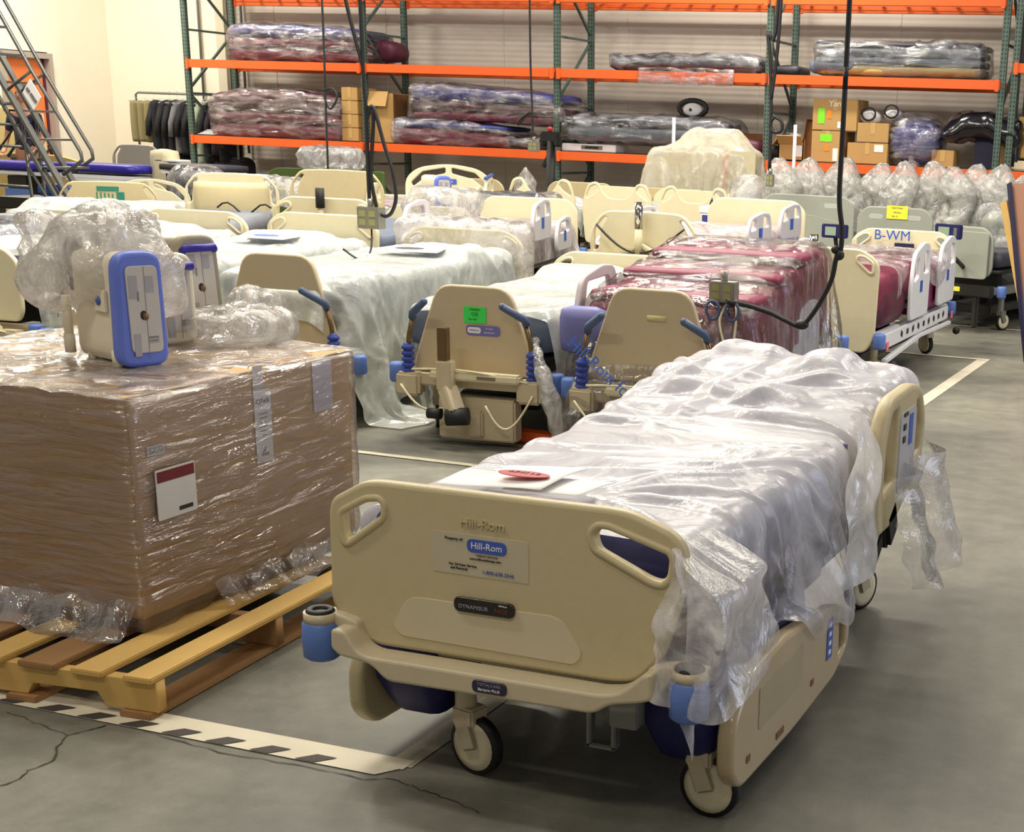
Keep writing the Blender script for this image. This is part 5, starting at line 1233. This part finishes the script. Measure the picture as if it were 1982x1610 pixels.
# ------------------------------------------------------------ grey beds and bagged row at the right
def grey_bed(label, x, y, rz, zt_, hw=.36, lab=None):
    t = rows_bed(label, x, y, rz, .55, .15, MATTC, 2.0, .76, None, None, frame_m=GREY, fork=GREY, zf=.36, name='grey_hospital_bed', group='grey beds at the right')
    o = board('plain', t, hw, zt_, .48, GRAYB, (0, .02), 'headboard')
    hp = [rect(.13, .045, -hw*.5, zt_-.09, .02), rect(.13, .045, hw*.5, zt_-.09, .02)]
    for q_ in hp: plate('grip_recess', q_, [], mat('recess_grey', (184, 188, 180), .5), o, (0, -.016, 0), .006, .002)
    plate('arched_panel', rpoly([(-hw*.75, .55), (hw*.75, .55), (hw*.75, zt_-.24, .05), (0, zt_-.17, .1), (-hw*.75, zt_-.24, .05)], .03), [], GRAYB, o, (0, -.018, 0), .006, .002)
    return t
grey_bed('grey bed just left of the black cord, near the lime labelled boxes', -4.10, 13.5, 0, 1.07, .46)
gy = grey_bed('grey bed with a yellow label on its board', -3.25, 13.5, 0, 1.0)
plate('yellow_label', rect(.20, .12, 0, 0, .003), [], YELL, gy, (.02, -.004, .955), .002, .0004)
text('label_print', 'Hold Order', .022, INKG, gy, (.02, -.007, .995)); text('label_print', 'Hill-Rom', .02, INKG, gy, (.02, -.007, .955)); text('label_print', 'No. 12', .018, INK, gy, (.0, -.007, .92))
g3 = grey_bed('rightmost grey bed turned sideways with a yellow floor level label', -2.50, 12.9, math.radians(-12), .90, .30)
G().box((.1, -.05, .36), (.5, .08, .10)).box((.2, -.05, .2), (.05, .06, .3)).build('under_frame', DARK, g3, bev=.01); G().box((0, -.095, .37), (.12, .004, .04)).build('yellow_plate', YELL, g3)
q = G().box((0, -.02, .70), (.30, .004, .22)); plate('side_panel', rect(.42, .40, .06, .66, .04), [], GRAYB, g3, (0, -.025, 0), .02, .005)
for (par, x, y, z) in ((gy, -.41, -.55, .79), (g3, .05, -.40, .87)):
    t = G().box((x, y, z), (.24, .05, .12)).build('bedside_display', NAVY, par, bev=.008); G().box((x-.035, y-.027, z), (.10, .004, .075)).build('screen', mat('lcd', (150, 168, 150), .3), t)
    G().box((x+.07, y-.027, z), (.03, .004, .07)).build('keypad', GREY, t); G().tube([(x, y+.02, z-.05), (x, y+.1, z-.2), (x, .1, .5)], .02, 8).build('display_arm', DARK, t)
# bagged infusion stands and boards
ORD = 'first second third fourth fifth sixth seventh eighth ninth tenth'.split()
bxs = (-4.70, -4.42, -4.03, -3.72, -3.47, -3.18, -2.92, -2.70, -2.46, -2.22)
for k, x in enumerate(bxs):
    t = thing('bagged_bed_end', ORD[k]+' of the ten bagged grey bed ends, counted from the left', 'bed part', (x, 14.55+.12*(k % 2), 0), 0, 'bagged bed ends')
    plate('end_board', rpoly([(-.16, .3), (.16, .3), (.16, 1.04, .04), (.10, 1.12, .05), (-.10, 1.12, .05), (-.16, 1.04, .04)], .03), [], GRAYB, t, (0, 0, 0), .03, .008)
    G().cyl((.04*(k % 3-1), -.05, .5), (.04*(k % 3-1), -.05, 1.25), .012).build('chrome_pole', GREY, t); G().cyl((.04*(k % 3-1), -.05, .98), (.04*(k % 3-1), -.05, 1.10), .025).build('pole_clamp', DARK, t)
    G().box((0, 0, .15), (.3, .25, .3)).build('stand_foot', DARK, t)
    softbox('bag_film', (.36, .26, .97), M_BAGW, t, (0, 0, .875+.02*(k % 3)), r=.06, step=.04, amp=.02, fr=5, amp2=.02, fr2=7, seed=60+k, bend=lambda P: np.stack([P[:, 0]*(1-.75*np.clip((P[:, 2]-.24)/.26, 0, 1)**1.4)+.04*np.sin(P[:, 2]*9+k), P[:, 1]*(1-.6*np.clip((P[:, 2]-.24)/.26, 0, 1)), P[:, 2]], -1))
bag('bagged_grey_board', 'large clear bag over a grey board between the yellow label bed and brown panel', (-2.25, 13.6, .35), (.55, .4, .75), GRAYB, 90, M_CLEAR2, False)
t = thing('brown_panel', 'tall brown panel with navy edge leaning at the right picture border', 'panel', (-1.62, 11.6, 0), 0)
G().add([(-.28, -.02, 1.31), (.5, -.02, 1.33), (.62, -.35, 0), (.02, -.35, 0), (-.28, .02, 1.31), (.5, .02, 1.33), (.62, -.31, 0), (.02, -.31, 0)], [(0, 1, 2, 3), (4, 7, 6, 5), (0, 4, 5, 1), (0, 3, 7, 4), (1, 5, 6, 2), (3, 2, 6, 7)]).build('panel_face', BROWN, t)
G().bar((-.285, -.03, 1.31), (.015, -.36, 0), .015, .05).build('navy_edge', NAVYD, t); G().bar((-.32, .02, 1.17), (-.06, -.1, .3), .03, .06).build('wood_batten', PW, t)
# ------------------------------------------------------------ left rear: stretcher, boards, stands
t = thing('blue_stretcher', 'long stretcher with royal blue pad in front of the cream wall', 'stretcher', (-14.0, 15.0, 0), math.radians(3))
softbox('pad', (1.25, .62, .11), ROYAL, t, (.42, 0, .90), r=.04, step=.15); softbox('pad', (1.3, .62, .11), ROYAL, t, (-.88, 0, .88), r=.04, step=.15)
G().box((-.2, 0, .80), (2.4, .55, .05)).box((.5, 0, .76), (.9, .6, .03)).build('pad_frame', WHITE, t, bev=.008)
G().box((-.2, 0, .45), (1.9, .45, .10)).box((.3, 0, .62), (.3, .3, .28)).box((-.8, 0, .62), (.3, .3, .28)).build('chassis', DARK, t, bev=.01)
G().box((-.7, -.26, .55), (.35, .05, .12)).build('blue_pedal_cover', BLUE, t)
for xx in (-1.1, .85):
    for yy in (-.22, .22): caster(t, xx, yy, .09, .6, zt=.42, fork=GREY)
ob = thing('oval_bed_board', 'wide ochre bowed board behind the blue stretcher', 'bed part', (-16.0, 16.3, 0), math.radians(2))
plate('board', rpoly([(-1.0, .3), (1.0, .3), (1.0, .85, .08), (.6, .96, .2), (0, .99, .3), (-.6, .96, .2), (-1.0, .85, .08)], .05), [], mat('ochre_board', (206, 178, 110), .5), ob, (0, 0, 0), .05, .01)
G().box((-.8, .1, .15), (.1, .3, .3)).box((.8, .1, .15), (.1, .3, .3)).build('board_feet', DARK, ob)
gb = thing('grey_bed_board', 'grey upright bed board with hand slots beside the clothes rail', 'bed part', (-14.05, 16.1, 0), math.radians(8))
board('long', gb, .36, 1.16, .4, mat('board_warm_grey', (164, 158, 148), .5), (0, 0), 'board'); G().box((0, 0, .2), (.6, .3, .4)).build('board_base', DARK, gb)
ws = thing('white_pump_stand', 'white moulded equipment stand behind the blue stretcher', 'stand', (-12.85, 15.2, 0))
softbox('stand_body', (.30, .25, .75), CREAM, ws, (0, 0, .78), r=.06, step=.1); G().box((.12, 0, 1.02), (.34, .25, .03)).build('stand_tray', PAPER, ws, bev=.01); G().box((.16, -.05, .55), (.12, .14, .18)).build('grey_module', GREY, ws, bev=.02)
G().box((0, 0, .12), (.4, .4, .06)).build('stand_base', GREY, ws); caster(ws, .12, -.15, .06, 0, zt=.2); caster(ws, -.12, -.15, .06, 0, zt=.2); G().cyl((0, 0, .1), (0, 0, .5), .05).build('column', GREY, ws)
cc = thing('charcoal_trolley', 'charcoal topped trolley between white stand and slotted board', 'trolley', (-12.2, 15.1, 0))
softbox('charcoal_pad', (.85, .6, .09), MATTC, cc, (0, 0, .96), r=.03, step=.2); G().box((0, 0, .90), (.8, .55, .03)).build('trolley_rim', WHITE, cc)
q = G()
for k in range(5): q.box((0, 0, .2+.14*k), (.7, .5, .02))
for a in (-.34, .34):
    for b in (-.24, .24): q.bar((a, b, 0), (a, b, .9), .03, .03)
q.build('trolley_rack', DARK, cc)
gc = thing('green_canvas_screen', 'olive green canvas screen standing behind the tall slotted board', 'screen', (-11.0, 15.6, 0), math.radians(3))
plate('canvas', rpoly([(-.75, .2), (.95, .2), (.95, 1.0, .03), (.2, 1.0), (-.55, .99, .1), (-.75, .8, .1)], .03), [], GREENF, gc, (0, 0, 0), .06, .01); G().box((-.6, 0, .1), (.06, .4, .2)).box((.8, 0, .1), (.06, .4, .2)).build('screen_feet', DARK, gc)
G().box((-.25, -.04, .72), (.5, .02, .02), ry=.12).build('yellow_strap', YELL, gc)
tag(softbox('dome_bag', (.75, .4, .24), M_CLEAR2, None, (-10.75, 15.6, 1.12), r=.1, step=.04, amp=.02, amp2=.03, seed=95), 'clear rounded bag resting on top of the olive canvas screen', 'bag')
bag('grey_bag', 'grey bagged bundle left of the olive canvas screen', (-11.9, 14.6, .6), (.6, .5, .36), MATTC, 97, M_CLEAR2, False)
tag(G().box((-11.9, 14.6, .29), (.7, .6, .58)).build('dark_crate', DARK, bev=.02), 'dark crate beneath the grey bagged bundle', 'crate')
tag(softbox('pointed_bag', (.24, .2, .36), M_BAG, None, (-8.3, 15.9, .94), r=.05, step=.03, amp=.03, amp2=.02, seed=99, bend=lambda P: np.stack([P[:, 0]*(1-.8*np.clip(P[:, 2]/.17, 0, 1)), P[:, 1]*(1-.8*np.clip(P[:, 2]/.17, 0, 1)), P[:, 2]], -1)), 'small peaked clear bag between the far beige boards', 'bag')
# cream cartons by the door
for k, (x, z, s_) in enumerate(((-17.15, 0, (.34, .4, 1.56)), (-16.86, 0, (.26, .34, 1.5)))):
    t = G().box((x, 16.9+.3*k, z+s_[2]/2), s_).build('cream_cabinet', (mat('cab_ochre', (200, 182, 124), .6), CREAM)[k], bev=.01); tag(t, ('ochre', 'cream')[k]+' tall cabinet half hidden by the ladder near the orange door', 'cabinet')
# clothes rail
cr = thing('clothes_rail', 'garment rail at the left end of the pallet rack', 'clothes rail', (-16.1, 19.5, 0))
G().tube([(-.85, 0, .06), (-.85, 0, 1.83), (-.80, 0, 1.86), (.95, 0, 1.86), (1.0, 0, 1.83), (1.0, 0, .06)], .018, 8).bar((-.85, -.25, .05), (-.85, .25, .05), .03).bar((1.0, -.25, .05), (1.0, .25, .05), .03).bar((-.85, 0, .1), (1.0, 0, .1), .03).build('rail_frame', GREY, cr)
rng = random.Random(4)
cl = [OLIVE, OLIVE, OLIVE, BLKC, BLKC, BLKC, mat('grey_cloth', (104, 102, 106), .8), BLKC, BLKC, mat('pale_cloth', (150, 160, 140), .8), BLKC, mat('plum_cloth', (52, 36, 50), .8), BLKC]
for k, c in enumerate(cl):
    x = -.76+k*.135
    oliv = c is OLIVE; w_ = .42; H_ = .62 if oliv else rng.uniform(.75, .95)
    t = thing('hanging_garment', '%s %s garment from the left on the clothes rail' % (('first second third fourth fifth sixth seventh eighth ninth tenth eleventh twelfth thirteenth'.split())[k], {'olive_cloth': 'olive', 'black_cloth': 'black', 'grey_cloth': 'grey', 'pale_cloth': 'pale green', 'plum_cloth': 'plum'}[c.name]), 'clothing', (-16.1+x, 19.5, 0), math.radians(rng.uniform(50, 75)), 'garments on the clothes rail')
    G().tube([(.0, 0, 1.87), (.02, 0, 1.90), (.0, 0, 1.85), (0, 0, 1.80), (-w_/2+.02, 0, 1.72), (w_/2-.02, 0, 1.72), (0, 0, 1.80)], .006, 6).build('hanger', WHITE, t)
    if oliv: softbox('garment_body', (.34, .06, H_), c, t, (0, 0, 1.74-H_/2), r=.02, step=.05, amp=.02, fr=7, seed=k, stretch=(1, 1, .2))
    else:
        softbox('garment_body', (w_-.06, .10, H_), c, t, (0, 0, 1.76-H_/2), r=.03, step=.05, amp=.025, fr=7, seed=k, stretch=(1, 1, .25), bend=lambda P: np.stack([P[:, 0], P[:, 1], P[:, 2]-.35*np.clip(np.abs(P[:, 0])-.06, 0, 1)*(P[:, 2] > 0)], -1))
        for s in (-1, 1): G().tube([(s*(w_/2-.06), 0, 1.66), (s*(w_/2+.02), 0, 1.42), (s*(w_/2+.03), 0, 1.22)], [.05, .045, .04], 8).build('sleeve', c, t)
softbox('dark_coat_heap', (.9, .4, .5), BLKC, None, (-15.4, 19.6, .7), r=.15, amp=.05, seed=6); tag(bpy.data.objects['dark_coat_heap'], 'heap of dark clothes below the rail beside the first rack upright', 'clothing')
tag(G().box((-15.4, 19.6, .22), (.9, .45, .44)).build('dark_bin', DARK, bev=.02), 'dark bin beneath the heap of dark clothes', 'bin')
# rolling ladder
ld = thing('rolling_ladder', 'grey steel rolling ladder at the left picture edge', 'ladder', (0, 0, 0))
Y0 = 11.5
for k, yy in enumerate((Y0, Y0+.6)):
    dx = -.42*k
    G().tube([(-12.6+dx, yy, 4.2), (-11.48+dx, yy, 2.41), (-11.18+dx, yy, 1.92), (-10.69+dx, yy, 1.20), (-10.68+dx, yy, 1.12), (-10.92+dx, yy, .98)], .018, 8).build('handrail', STEEL, ld)
    G().bar((-12.3+dx, yy, 3.0), (-10.85+dx, yy, .72), .06, .03).build('stringer', STEEL, ld); G().bar((-12.45+dx, yy, 3.0), (-11.0+dx, yy, .72), .03, .03).build('rear_stringer', STEEL, ld)
    G().tube([(-11.17+dx, yy, 1.92), (-11.48+dx, yy, 1.74)], .014).tube([(-11.75+dx, yy, 1.1), (-11.35+dx, yy, 1.5), (-11.30+dx, yy, 0.04)], .016).tube([(-12.3+dx, yy, 3.0), (-12.3+dx, yy, .04)], .016).tube([(-11.2+dx, yy, 1.2), (-11.35+dx, yy, 1.06), (-11.1+dx, yy, .7), (-11.0+dx, yy, .04)], .014).tube([(-12.3+dx, yy, .3), (-11.0+dx, yy, .3)], .016).build('side_braces', STEEL, ld)
for k in range(9): G().box((-12.35+.165*k, Y0+.3, 2.85-.26*k), (.13, .55, .02)).build('tread', STEEL, ld)
for z in (1.61, 1.42, 1.22, .85): G().tube([(-12.3, Y0, z), (-11.45+.12*(1.8-z), Y0, z)], .013).build('cross_rung', STEEL, ld)
sg = G().add([(-11.28, Y0-.03, 1.72), (-11.18, Y0-.03, 1.84), (-11.07, Y0-.03, 1.68), (-11.17, Y0-.03, 1.56), (-11.28, Y0-.02, 1.72), (-11.18, Y0-.02, 1.84), (-11.07, Y0-.02, 1.68), (-11.17, Y0-.02, 1.56)], [(0, 3, 2, 1), (4, 5, 6, 7), (0, 1, 5, 4), (1, 2, 6, 5), (2, 3, 7, 6), (3, 0, 4, 7)]).build('safety_sign', PAPER, ld)
for (a, b) in ((-11.21, 1.74), (-11.17, 1.69), (-11.14, 1.65)): G().box((a, Y0-.033, b), (.05, .003, .03), ry=.9).build('sign_block', INKG, sg)
dk = thing('dark_equipment_trolley', 'low dark equipment trolley standing under the ladder at left', 'trolley', (-11.9, 12.6, 0))
G().box((0, 0, .62), (1.5, .6, .12)).box((0, 0, .2), (1.5, .5, .2)).box((-.5, 0, .4), (.1, .4, .5)).box((.5, 0, .4), (.1, .4, .5)).build('trolley_body', DARK, dk, bev=.02); G().box((.1, -.31, .78), (.3, .2, .12)).build('blue_bag', LOGOB2, dk, bev=.03)

# person behind the ladder
def person():
    t = thing('person', 'dark haired person in a navy shirt standing behind the ladder before the orange door', 'person', (-15.75, 16.0, 0), math.radians(15))
    def skin(name, verts, edges, rad, m, root=0):
        me = bpy.data.meshes.new(name); me.from_pydata(verts, edges, [])
        o = bpy.data.objects.new(name, me); C.objects.link(o)
        md = o.modifiers.new('k', 'SKIN'); 
        for i, sv in enumerate(me.skin_vertices[0].data): sv.radius = (rad[i], rad[i]*.85); sv.use_root = (i == root)
        sb = o.modifiers.new('s', 'SUBSURF'); sb.levels = 2; sb.render_levels = 2
        dg = bpy.context.evaluated_depsgraph_get(); dg.update()
        m2 = bpy.data.meshes.new_from_object(o.evaluated_get(dg)); bpy.data.objects.remove(o)
        m2.polygons.foreach_set('use_smooth', [True]*len(m2.polygons))
        return link(name, m2, m, t)
    V = [(0, 0, .98), (0, 0, 1.15), (0, .01, 1.35), (0, .01, 1.50), (0, 0, 1.58), (0, -.01, 1.66),
         (.17, 0, 1.47), (.25, -.02, 1.20), (.22, -.18, 1.02), (.20, -.26, .98), (-.17, 0, 1.47), (-.25, -.02, 1.20), (-.22, -.18, 1.02), (-.20, -.26, .98),
         (.10, 0, .90), (.11, -.01, .50), (.11, .02, .10), (.11, -.12, .05), (-.10, 0, .90), (-.11, -.01, .50), (-.11, .02, .10), (-.11, -.12, .05)]
    E_ = [(0, 1), (1, 2), (2, 3), (3, 4), (4, 5), (3, 6), (6, 7), (7, 8), (8, 9), (3, 10), (10, 11), (11, 12), (12, 13), (0, 14), (14, 15), (15, 16), (16, 17), (0, 18), (18, 19), (19, 20), (20, 21)]
    r = [.15, .13, .15, .11, .055, .06, .065, .045, .036, .03, .065, .045, .036, .03, .095, .06, .045, .035, .095, .06, .045, .035]
    skin('body', V, E_, r, SKIN)
    h = G().ball((0, -.01, 1.74), .098, 18, (.82, .98, 1.2)); h.ball((0, -.108, 1.725), .015, 8, (.8, 1, 1.3)).ball((.085, 0, 1.73), .02, 8, (.5, .8, 1.2)).ball((-.085, 0, 1.73), .02, 8, (.5, .8, 1.2))
    h.build('head', SKIN, t)
    q = G()
    for s in (-1, 1): q.ball((s*.032, -.098, 1.75), .009, 8)
    q.box((0, -.103, 1.685), (.04, .006, .006)); q.build('face_features', INK, t)
    G().ball((0, .015, 1.775), .105, 16, (.86, .95, 1.05)).build('hair', HAIR, t)
    Vs = [(0, 0, .98), (0, 0, 1.15), (0, .01, 1.35), (0, .01, 1.50), (.17, 0, 1.47), (.235, -.01, 1.24), (-.17, 0, 1.47), (-.235, -.01, 1.24)]
    skin('shirt', Vs, [(0, 1), (1, 2), (2, 3), (3, 4), (4, 5), (3, 6), (6, 7)], [.165, .15, .17, .115, .08, .065, .08, .065], NAVYD)
    Vt = [(0, 0, .98), (.10, 0, .88), (.11, -.01, .50), (.11, .02, .12), (-.10, 0, .88), (-.11, -.01, .50), (-.11, .02, .12)]
    skin('trousers', Vt, [(0, 1), (1, 2), (2, 3), (0, 4), (4, 5), (5, 6)], [.16, .11, .075, .065, .11, .075, .065], DARK)
    for s in (-1, 1):
        g = G()
        for k in range(4): g.tube([(s*.20+(k-1.5)*.017, -.27, .98), (s*.20+(k-1.5)*.018, -.31, .965), (s*.20+(k-1.5)*.018, -.325, .935)], [.008, .008, .007], 6)
        g.tube([(s*.20-s*.035, -.25, .985), (s*.20-s*.05, -.28, .97), (s*.20-s*.045, -.30, .95)], .009, 6); g.build('fingers', SKIN, t)
        softbox('shoe', (.09, .26, .08), BLACK, t, (s*.11, -.05, .04), r=.035, step=.04)
person()

# ------------------------------------------------------------ cords and outlet boxes hanging from the roof
CORD = mat('cord_black', (26, 25, 27), .5); STEELBOX = mat('outlet_steel', (150, 148, 138), .35, .5)
def smooth(pts, n=5):
    P = [Vector(p) for p in pts]; out = []
    for i in range(len(P)-1):
        a, b, c, d = P[max(i-1, 0)], P[i], P[i+1], P[min(i+2, len(P)-1)]
        for k in range(n):
            t = k/n; out.append(.5*((2*b)+(-a+c)*t+(2*a-5*b+4*c-d)*t*t+(-a+3*b-3*c+d)*t**3))
    return out+[P[-1]]
def cord(label, Y, main, r, box, loops=(), extra=None):
    t = thing('hanging_power_cord', label, 'power cord', (main[0][0], Y, 0)); X0 = main[0][0]
    cv = lambda L_: smooth([(p[0]-X0, (p[2] if len(p) > 2 else 0), p[1]) for p in L_])
    G().tube(cv([(main[0][0], 6.2)]+list(main)), r, 7).build('cord', CORD, t)
    for lp_ in loops: G().tube(cv(lp_), r, 7).build('cord_loop', CORD, t)
    if box:
        bx_, bz, bw, bh = box
        b = G().box((bx_-X0, 0, bz), (bw, bw*.6, bh)).build('outlet_box', STEELBOX, t, bev=.004)
        G().cyl((bx_-X0, 0, bz+bh/2), (bx_-X0, 0, bz+bh/2+.05), .018).build('cord_grip', STEELBOX, t)
        for s in (-1, 1):
            for k in (-1, 1): G().box((bx_-X0+s*bw*.23, -bw*.31, bz+k*bh*.2), (bw*.3, .003, bh*.28)).build('socket_face', mat('socket_olive', (150, 146, 90), .6), b)
    return t
cb_ = cord('thick black drop cord with long loops and a square steel outlet box', 8.0, [(-5.26, 2.27), (-5.25, 1.69), (-5.25, 1.3), (-5.25, 1.06)], .012, (-5.24, 1.015, .15, .13),
     loops=([(-5.25, 1.58), (-5.22, 1.66), (-5.20, 1.67), (-5.17, 1.59), (-5.13, 1.45), (-5.08, 1.3), (-5.06, 1.15), (-5.09, 1.06), (-5.13, 1.03), (-5.17, 1.04)], [(-5.21, 1.65), (-5.20, 1.59), (-5.22, 1.39), (-5.23, 1.24), (-5.20, 1.08)], [(-5.40, 2.5), (-5.36, 2.27), (-5.30, 2.04), (-5.26, 1.90)]))
G().tube(smooth([(-5.24+5.26, 0, .96), (-5.19+5.26, -.1, .82), (-5.14+5.26, -.3, .79), (.15, -.5, .86)]), .006, 6).build('thin_lead', DARK, cb_)
cord('thin drop cord with small outlet box over the far tall slotted board', 13.0, [(-8.98, 2.69), (-8.99, 1.83), (-9.0, .93)], .011, (-9.0, .87, .11, .11), loops=([(-9.02, 1.85), (-8.9, 1.87), (-8.86, 1.78), (-8.94, 1.68), (-8.99, 1.76), (-9.02, 1.84)],))
cord('thin drop cord with small white box in front of the lower beam, centre', 15.5, [(-8.02, 2.71), (-8.0, 1.8), (-7.99, 1.46)], .012, (-7.98, 1.37, .12, .11), loops=([(-8.02, 1.75), (-8.16, 1.65), (-8.17, 1.6), (-8.07, 1.7), (-8.0, 1.74)],))
cord('twisted drop cord hanging along the fourth rack upright', 13.0, [(-4.30, 2.73), (-4.38, 2.47), (-4.36, 2.3), (-4.33, 1.87), (-4.32, 1.29)], .016, (-4.31, 1.20, .07, .11), loops=([(-4.27, 2.8), (-4.29, 2.3), (-4.33, 1.9)], [(-4.31, 1.76), (-4.23, 1.72), (-4.22, 1.64), (-4.29, 1.62), (-4.33, 1.68), (-4.30, 1.75)]))
ce = cord('heavy knotted black cord looping to the outlet on the burgundy bed', 6.8, [(-1.91, 2.19), (-1.91, 1.91), (-1.91, 1.61), (-1.91, 1.33), (-1.89, 1.19), (-1.89, 1.09), (-1.91, 1.05), (-1.93, .94), (-2.0, .80), (-2.07, .72), (-2.15, .74), (-2.23, .77), (-2.34, .80, -.03), (-2.42, .82, -.1)], .0125, (-2.47, .855, .13, .10))
G().ball((.015, 0, 1.065), .026, 10).ball((-.005, -.01, 1.09), .02, 10).build('cord_knot', CORD, ce); G().ball((-.155, 0, .725), .028, 10, (1.3, 1, .9)).build('cord_knot', CORD, ce)
for P_ in ([(-.53, .0, .82), (-.56, -.05, .72), (-.52, -.08, .60), (-.50, -.10, .50)], [(-.50, 0, .82), (-.47, -.06, .76), (-.475, -.08, .6), (-.49, -.1, .5)]):
    G().tube(smooth(P_), .006, 6).build('pale_lead', CREAM, ce)
for s in (-1, 1): G().tube([(-.54+.05*s+.035*math.cos(a), -.07, .77+.045*math.sin(a)) for a in [2*PI*k/14 for k in range(14)]], .008, 8, True).build('blue_coil', STEELBLUE, ce)
# thin pipes on the cream wall
for k, x in enumerate((-16.35, -15.72, -15.55)): tag(G().cyl((x, YB-.05, 1.0), (x, YB-.05, 6.5), .022).build('wall_conduit', GREY), ('left', 'middle', 'right')[k]+' of three thin conduits on the wall at the rack left end', 'pipe', 'wall conduits')

tag(G().box((-3.42, 6.80, .03), (.62, .10, .055)).build('orange_bar', ORANGE, bev=.006), 'orange steel bar lying on the floor beneath the green labelled bed', 'metal bar')
t = thing('film_tail', 'twisted tail of clear film hanging between the green labelled and burgundy beds', 'plastic film', (-3.30, 6.62, .05))
G().tube(smooth([(-.16, .1, .50), (-.10, 0, .44), (-.02, -.05, .30), (.04, -.06, .12), (.05, -.04, .0)]), [.02+.0022*min(k, 26-k)+.006*math.sin(k*1.7) for k in range(21)], 9).build('twisted_film', M_BAGW, t)
